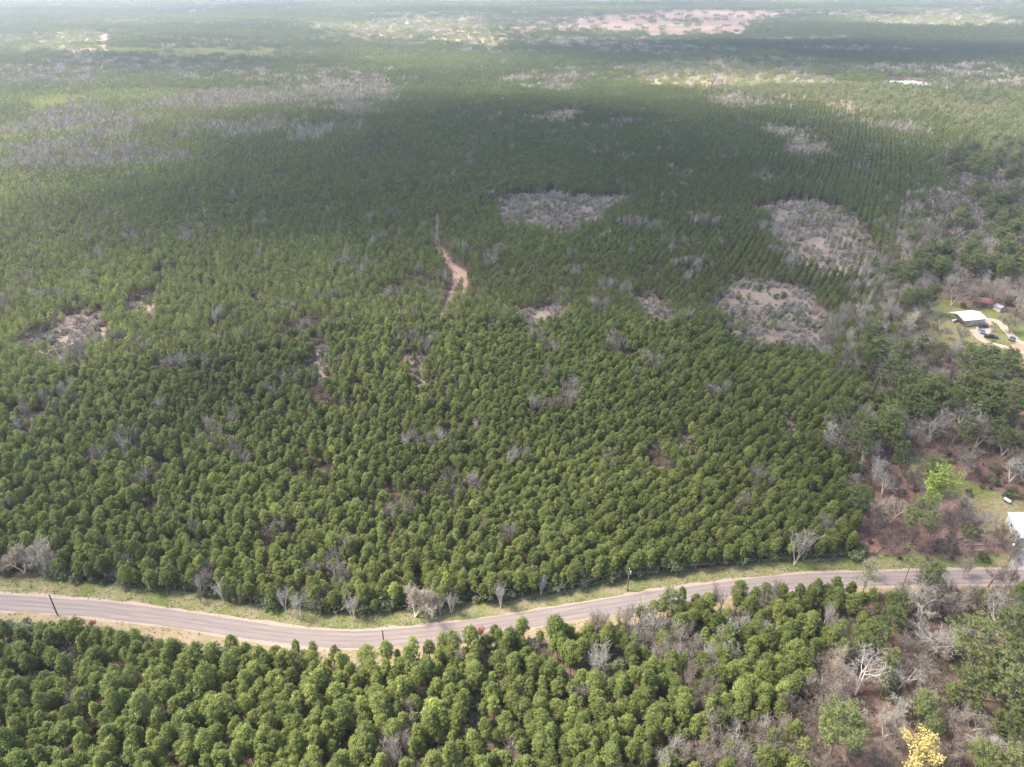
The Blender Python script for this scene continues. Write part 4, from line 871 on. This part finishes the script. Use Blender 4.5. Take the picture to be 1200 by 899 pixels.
pole(67.5, 721, 7.0, 'wooden utility pole on the lower road edge nearest the left side')
pole(451, 764, 7.2, 'wooden utility pole on the grassy bend below the road')
pole(735, 692.5, 7.6, 'wooden utility pole with a transformer, above the road', 'transformer')
pole(1183, 654, 8.2, 'wooden utility pole with a lamp in front of the white building', 'lamp')
WL = ['thin overhead wires over the left end of the road', 'thin overhead wires between the left pole and the pole on the bend', 'thin overhead wires crossing the road to the transformer pole', 'thin overhead wires from the transformer pole to the lamp pole']
POLES[0:1] = [Vector((POLES[0].x, POLES[0].y, POLES[0].z))]
for i in range(4):
    a, b = POLES[i], POLES[i + 1]; o = None
    for nm, dz, rad_ in (('upper_wire', 0.25, 0.008), ('lower_wire', -1.45, 0.009)):
        pts = [a.lerp(b, t / 24) + Vector((0, 0, dz - 1.3 * 4 * (t / 24) * (1 - t / 24))) for t in range(25)]; m_ = MB(); m_.tube(pts, rad_, 5)
        if o is None: o = bpy.data.objects.new('overhead_wires', None); COL.objects.link(o); tag(o, WL[i], 'wires', 'overhead wires')
        m_.build(nm, WIRE, o)

WHITE = simple('white_metal_roof', (0.50, 0.50, 0.49), 0.45, 0.04, 0.4); WHITEWALL = simple('white_siding', (0.44, 0.455, 0.47), 0.6, 0.06, 0.7); TAN = simple('tan_siding', (0.50, 0.40, 0.32), 0.7, 0.1, 0.8)
DARKIN = simple('dark_interior', (0.10, 0.09, 0.085), 0.9, 0.3, 0.8); MAROON = simple('maroon_roof', (0.22, 0.09, 0.075), 0.7, 0.2, 0.7); TRIM = simple('grey_trim', (0.30, 0.30, 0.31), 0.5, 0.05); GLASS = simple('window_glass', (0.04, 0.05, 0.06), 0.1, 0.1); BROWN = simple('brown_wood_wall', (0.24, 0.17, 0.13), 0.85, 0.2, 1.0)
def place_root(name, px, py, rz, label, cat, group=None, z=0.0):
    x, y = (float(v) for v in at(px, py)); o = bpy.data.objects.new(name, None); COL.objects.link(o); o.location = (x, y, float(hgt(x, y)) + z); o.rotation_euler = (0, 0, rz); return tag(o, label, cat, group)
def gable_roof(L, W, ze, zr, over=0.4, th=0.12, rib=0.6):
    """ribbed metal roof, ridge along y; origin at the middle of the floor"""
    m_ = MB()
    for s in (-1, 1):
        ex = W / 2 + over; k = (zr - ze) / (W / 2); zl = ze - over * k
        m_.add([(0, -L / 2 - over, zr), (s * ex, -L / 2 - over, zl), (s * ex, L / 2 + over, zl), (0, L / 2 + over, zr), (0, -L / 2 - over, zr + th), (s * ex, -L / 2 - over, zl + th), (s * ex, L / 2 + over, zl + th), (0, L / 2 + over, zr + th)],
               [(0, 1, 2, 3), (4, 5, 6, 7), (0, 1, 5, 4), (1, 2, 6, 5), (2, 3, 7, 6)])
        n = int((L + 2 * over) / rib)
        for i in range(n + 1):
            y = -L / 2 - over + 0.05 + i * (L + 2 * over - 0.1) / n
            m_.add([(s * 0.12, y - 0.03, zr + th - 0.12 * k + 0.003), (s * ex, y - 0.03, zl + th + 0.003), (s * ex, y + 0.03, zl + th + 0.003), (s * 0.12, y + 0.03, zr + th - 0.12 * k + 0.003), (s * 0.12, y, zr + th - 0.12 * k + 0.05), (s * ex, y, zl + th + 0.05)], [(0, 1, 5, 4), (2, 3, 4, 5), (1, 2, 5), (3, 0, 4)])
    return m_
# white metal building at the right edge: long wall faces the camera's lower left
ax, ay = (float(v) for v in at(1178, 611)); bx, by = (float(v) for v in at(1192.5, 640)); dirv = Vector((bx - ax, by - ay, 0)); Lw = dirv.length; dirv.normalize(); per = Vector((-dirv.y, dirv.x, 0)); Wd = 10.0
cx, cy = (ax + bx) / 2 + per.x * Wd / 2, (ay + by) / 2 + per.y * Wd / 2
o = bpy.data.objects.new('metal_building', None); COL.objects.link(o); o.location = (cx, cy, 0); o.rotation_euler = (0, 0, math.atan2(-dirv.x, dirv.y) + math.pi); tag(o, 'white metal building with a low gable roof cut by the right edge above the road', 'building')
m_ = MB(); m_.prism([(-Wd / 2, 0), (Wd / 2, 0), (Wd / 2, 3.0), (0, 4.1), (-Wd / 2, 3.0)], -Lw / 2, Lw / 2); wall_ = m_.build('wall', WHITEWALL, o)
gable_roof(Lw, Wd, 3.02, 4.14, 0.25, 0.08, 0.9).build('roof', WHITE, o)
m_ = MB(); m_.box((0, -Lw / 2 - 0.03, 1.4), (3.2, 0.06, 2.6)); m_.build('roller_door', TRIM, o); m_ = MB(); m_.box((0, Lw / 2 + 0.03, 1.4), (3.2, 0.06, 2.6)); m_.build('roller_door', TRIM, o)
for s in (-1, 1):
    m_ = MB(); m_.box((s * (Wd / 2 + 0.02), 1.5, 1.7), (0.05, 1.1, 0.9)); w_ = m_.build('window', TRIM, o); m_ = MB(); m_.box((s * (Wd / 2 + 0.05), 1.5, 1.7), (0.03, 0.95, 0.75)); m_.build('pane', GLASS, w_)
m_ = MB(); m_.box((0, 0, 0.2), (Wd + 0.04, Lw + 0.04, 0.5)); m_.build('skirt', TAN, o)
# barn with a white roof and an open dark gable, farm clearing
bx_, by_ = at(1131, 376); o = place_root('barn', 1132, 377, math.radians(-78), 'farm barn with a bright white metal roof and an open dark gable end', 'barn')
m_ = MB()
for (c0, d0) in (((0, 5.4, 1.5), (8.8, 0.2, 3.0)), ((-4.3, 1.5, 1.5), (0.2, 7.6, 3.0)), ((4.3, 1.5, 1.5), (0.2, 7.6, 3.0)), ((0, -2.2, 1.5), (8.4, 0.15, 2.9))): m_.box(c0, d0)
m_.build('wall', TAN, o); m_ = MB(); m_.prism([(-4.4, 3.02), (4.4, 3.02), (0, 4.15)], -5.45, -5.3); m_.prism([(-4.4, 3.02), (4.4, 3.02), (0, 4.15)], 5.3, 5.45); m_.build('gable', DARKIN, o)
for sx_ in (-4.2, 4.2):
    for sy_ in (-5.3,): m_ = MB(); m_.box((sx_, sy_, 1.5), (0.2, 0.2, 3.0)); m_.build('post', WOOD, o)
gable_roof(11.2, 9.0, 3.05, 4.2, 0.4, 0.1, 0.8).build('roof', WHITE, o)
o = place_root('shed', 1152, 358, math.radians(66), 'low farm shed with a maroon roof behind the white roofed barn', 'shed')
m_ = MB(); m_.box((0, 0, 1.3), (5.5, 9.6, 2.6)); m_.build('wall', BROWN, o); gable_roof(10, 6, 2.62, 3.8, 0.4, 0.1, 1.0).build('roof', MAROON, o); m_ = MB(); m_.box((-2.78, 0, 1.1), (0.06, 2.4, 2.1)); m_.build('door', DARKIN, o)
o = place_root('shed', 1170, 364, math.radians(20), 'small grey shed right of the barn at the driveway', 'shed')
m_ = MB(); m_.box((0, 0, 1.1), (3, 3.6, 2.2)); m_.build('wall', TAN, o); gable_roof(3.8, 3.2, 2.22, 2.9, 0.3, 0.08, 0.7).build('roof', STEEL, o); m_ = MB(); m_.box((0, -1.83, 1.0), (1, 0.06, 1.9)); m_.build('door', TRIM, o)
# cars
RUBBER = simple('tyre_rubber', (0.03, 0.03, 0.03), 0.9, 0.1); LAMPM = simple('headlight_glass', (0.7, 0.7, 0.68), 0.15, 0.03); REDL = simple('tail_light', (0.4, 0.03, 0.02), 0.2, 0.05)
def paint(name, c):
    m, t, b = newmat(name, 0.3, 0.5); b.inputs['Base Color'].default_value = (*c, 1); b.inputs['Coat Weight'].default_value = 0.6; b.inputs['Coat Roughness'].default_value = 0.08; return m
def vehicle(kd, px, py, rz, col, label, name):
    o = place_root(name, px, py, rz, label, 'truck' if kd == 'truck' else 'car', 'vehicles at the farm'); L = 5.4 if kd == 'truck' else 4.6; W = 1.9; z0 = 0.045
    pm = paint('paint_' + col[0], col[1]); hx = L / 2
    prof = {'car': [(-hx, .35), (hx, .35), (hx, .72), (hx - .15, .86), (hx - 1.1, .98), (-hx + .9, 1.02), (-hx + .1, .98), (-hx, .8)], 'suv': [(-hx, .4), (hx, .4), (hx, .85), (hx - .12, 1.0), (hx - 1.0, 1.1), (-hx + .1, 1.15), (-hx, .95)],
            'truck': [(-hx, .5), (hx, .5), (hx, .95), (hx - .12, 1.1), (hx - 1.2, 1.2), (-hx + 1.9, 1.2), (-hx + 1.88, 1.2), (-hx, 1.2)]}[kd]
    m_ = MB(); m_.prism(prof, -W / 2, W / 2); body = m_.build('body', pm, o, 0.04)
    cab = {'car': [(-hx + .75, 1.0), (hx - 1.25, .98), (hx - 1.95, 1.42), (-hx + 1.45, 1.42)], 'suv': [(-hx + .1, 1.13), (hx - 1.15, 1.1), (hx - 1.75, 1.72), (-hx + .35, 1.72)], 'truck': [(-hx + 1.95, 1.19), (hx - 1.3, 1.19), (hx - 1.95, 1.8), (-hx + 2.1, 1.8)]}[kd]
    m_ = MB(); m_.prism(cab, -W / 2 + 0.12, W / 2 - 0.12); m_.build('windows', GLASS, o, 0.03)
    x0c, x1c, zc = cab[3][0], cab[2][0], cab[2][1]; m_ = MB(); m_.box(((x0c + x1c) / 2, 0, zc + 0.01), (x1c - x0c + 0.06, W - 0.3, 0.06)); m_.build('roof', pm, o, 0.02)
    if kd == 'truck': m_ = MB(); m_.box((-hx + 0.98, 0, 1.205), (1.7, W - 0.3, 0.03)); m_.build('bed', RUBBER, o)
    for sx_ in (-1, 1):
        for sy_ in (-1, 1):
            m_ = MB(); m_.tube([(sx_ * (hx - 0.85), sy_ * (W / 2 - 0.12), .34), (sx_ * (hx - 0.85), sy_ * (W / 2 + 0.03), .34)], 0.34, 16); w_ = m_.build('wheel', RUBBER, o); m_ = MB(); m_.tube([(sx_ * (hx - 0.85), sy_ * (W / 2 + 0.02), .34), (sx_ * (hx - 0.85), sy_ * (W / 2 + 0.045), .34)], 0.2, 12); m_.build('rim', STEEL, w_)
            m_ = MB(); m_.box((sx_ * (hx + 0.005), sy_ * 0.68, 0.75), (0.05, 0.34, 0.16)); m_.build('headlight' if sx_ > 0 else 'tail_light', LAMPM if sx_ > 0 else REDL, o)
    o.location.z += z0
vehicle('suv', 1152, 384, 0.15, ('black', (0.02, 0.02, 0.024)), 'black car parked uppermost beside the barn', 'parked_car')
vehicle('car', 1150, 389.5, 1.3, ('blue_grey', (0.16, 0.20, 0.27)), 'blue grey car parked just below the black one', 'parked_car')
vehicle('truck', 1160.5, 396, -0.35, ('dark', (0.03, 0.03, 0.03)), 'dark pickup truck inside the driveway loop', 'pickup_truck')
vehicle('car', 1185.5, 398, 0.9, ('grey', (0.12, 0.12, 0.12)), 'small dark grey car beside the orange dirt lot', 'parked_car')
o = place_root('propane_tank', 1118, 377.5, 0.4, 'small white tank on the lawn in front of the barn', 'tank')
m_ = MB(); m_.tube([(-1.2, 0, .95), (-1.1, 0, .95), (-0.95, 0, .95), (0.95, 0, .95), (1.1, 0, .95), (1.2, 0, .95)], [0.1, 0.35, 0.5, 0.5, 0.35, 0.1], 16); m_.build('shell', WHITE, o, smooth=False)
for s in (-0.7, 0.7): m_ = MB(); m_.box((s, 0, 0.25), (0.14, 0.7, 0.55)); m_.build('foot', TRIM, o)
o = place_root('propane_tank', 1179.5, 589, 2.0, 'white tank on the lawn above the white metal building', 'tank')
m_ = MB(); m_.tube([(-1.2, 0, .95), (-1.1, 0, .95), (-0.95, 0, .95), (0.95, 0, .95), (1.1, 0, .95), (1.2, 0, .95)], [0.1, 0.35, 0.5, 0.5, 0.35, 0.1], 16); m_.build('shell', WHITE, o)
for s in (-0.7, 0.7): m_ = MB(); m_.box((s, 0, 0.25), (0.14, 0.7, 0.55)); m_.build('foot', TRIM, o)
# felled branches above the road
for i, (px, py, ln, rz) in enumerate([(1143, 634, 7, 0.1), (1148, 640, 8, -0.05), (1150, 646, 8, 0.15), (1132, 630, 6, 0.3), (1030, 646, 5, 0.7)]):
    o = place_root('fallen_log', px, py, rz, ['topmost fallen trunk of the pile left of the white building', 'second fallen trunk from the top left of the white building', 'lowest fallen trunk of the pile left of the white building', 'short fallen trunk beside the dark cedar', 'fallen trunk on the red litter near the road'][i], 'fallen trunk', 'fallen trunks')
    m_ = MB(); m_.tube([(-ln / 2, 0, 0.22), (0, 0.15, 0.26), (ln / 2, 0.1, 0.18)], [0.24, 0.18, 0.08], 8); lg = m_.build('log', BROWN, o)
    m_ = MB()
    for k in range(9): t = -ln / 2 + ln * (0.3 + 0.07 * k); m_.tube([(t, 0.1, 0.25), (t + 0.5, (1 if k % 2 else -1) * 0.9, 0.6)], [0.05, 0.015], 4)
    m_.build('branches', BROWN, o)
# far farmstead
for i, (px, py, L_, W_, lab) in enumerate([(1051, 101, 46, 16, 'long white roofed poultry house far off, left one of the pair'), (1071, 103.5, 34, 12, 'long white roofed poultry house far off, right one of the pair'), (1005, 82, 14, 12, 'small lone pale roof in the far woods')]):
    o = place_root('long_house', px, py, math.radians(82), lab, 'building'); o.name = 'farm_building'
    m_ = MB(); m_.box((0, 0, 2), (W_ - 0.4, L_, 4)); m_.build('wall', WHITEWALL, o); gable_roof(L_, W_, 4.02, 6.4, 0.5, 0.15, 4.0).build('roof', WHITE, o); m_ = MB(); m_.box((0, -L_ / 2 - 0.04, 1.6), (3.5, 0.08, 3.2)); m_.build('door', TRIM, o)

# ------------------------------------------------------------------ fair-weather clouds above the frame: their shade crosses the woods, the two small thin ones added
def cloud(name, px, py, alt, a, b, thick, dens, seed, label):
    gx, gy = (float(v) for v in at(px, py)); k = alt / SUN.z; c = Vector((gx + SUN.x * k, gy + SUN.y * k, alt))
    nu, nv = 72, 28; V = []; r = np.random.default_rng(seed); ox = r.uniform(0, 500)
    for i in range(nv + 1):
        ph = math.pi * i / nv; 
        for j in range(nu):
            th_ = 2 * math.pi * j / nu; dx, dy, dz = math.sin(ph) * math.cos(th_), math.sin(ph) * math.sin(th_), math.cos(ph)
            wob = 1 + 0.55 * (float(fbm(dx * 300 + ox + 900, dy * 300 + ox, 190, seed % 5)) - 0.5) * 2 * math.sin(ph); q = math.sin(ph)
            t = (1 - q * q * 0.75) * (1 + 0.6 * (float(fbm(dx * 400 + ox, dy * 400 + 77, 120, 3)) - 0.5))
            V.append((dx * a * wob, dy * b * wob, dz * thick / 2 * t * (1.0 if dz > 0 else 0.55)))
    Fc = [(i * nu + j, i * nu + (j + 1) % nu, (i + 1) * nu + (j + 1) % nu, (i + 1) * nu + j) for i in range(nv) for j in range(nu)]
    m = bpy.data.materials.new(name + '_vapour'); m.use_nodes = True; t = m.node_tree; t.nodes.clear(); out = t.nodes.new('ShaderNodeOutputMaterial'); v = t.nodes.new('ShaderNodeVolumePrincipled')
    v.inputs['Color'].default_value = (0.97, 0.97, 0.97, 1); v.inputs['Density'].default_value = dens; v.inputs['Anisotropy'].default_value = 0.5; t.links.new(v.outputs[0], out.inputs['Volume'])
    me = bpy.data.meshes.new(name); me.from_pydata(V, [], Fc); me.validate(); 
    import bmesh
    bm = bmesh.new(); bm.from_mesh(me); bmesh.ops.remove_doubles(bm, verts=bm.verts, dist=0.01); bmesh.ops.recalc_face_normals(bm, faces=bm.faces); bm.to_mesh(me); bm.free(); me.materials.append(m)
    o = obj('cloud', me, loc=c); o['kind'] = 'stuff'; return tag(o, label, 'cloud')
cloud('cloud', 640, 192, 800, 430, 300, 150, 0.027, 3, 'large flat cloud shading the middle of the woods')
cloud('cloud', 930, 66, 900, 620, 300, 150, 0.028, 5, 'long cloud shading the far woods at right')
cloud('cloud', 250, 78, 900, 380, 170, 110, 0.018, 8, 'small cloud shading the far woods at left')

cloud('cloud', 985, 500, 620, 120, 180, 90, 0.022, 4, 'small added thin cloud shading the corner of the planted rows')  # added to dim the right side so the centre reads as sunlit
cloud('cloud', 30, 560, 620, 110, 170, 90, 0.020, 6, 'small added thin cloud shading the left end of the plantation')  # added out of view to hold sun off the plantation's left end
# ------------------------------------------------------------------ the air
x0, x1, y0, y1, z0, z1 = -14500, 14500, -900, 20500, -22, 152
m_ = MB(); m_.add([(x0, y0, z0), (x1, y0, z0), (x1, y1, z0), (x0, y1, z0), (x0, y0, z1), (x1, y0, z1), (x1, y1, z1), (x0, y1, z1)], [(3, 2, 1, 0), (4, 5, 6, 7), (0, 1, 5, 4), (1, 2, 6, 5), (2, 3, 7, 6), (3, 0, 4, 7)])
hm = bpy.data.materials.new('haze_air'); hm.use_nodes = True; t = hm.node_tree; t.nodes.clear(); out = t.nodes.new('ShaderNodeOutputMaterial'); v = t.nodes.new('ShaderNodeVolumePrincipled')
v.inputs['Color'].default_value = (0.76, 0.83, 1.0, 1); v.inputs['Density'].default_value = 0.00013; v.inputs['Anisotropy'].default_value = 0.55; t.links.new(v.outputs[0], out.inputs['Volume'])
o = m_.build('haze', hm); o['kind'] = 'stuff'
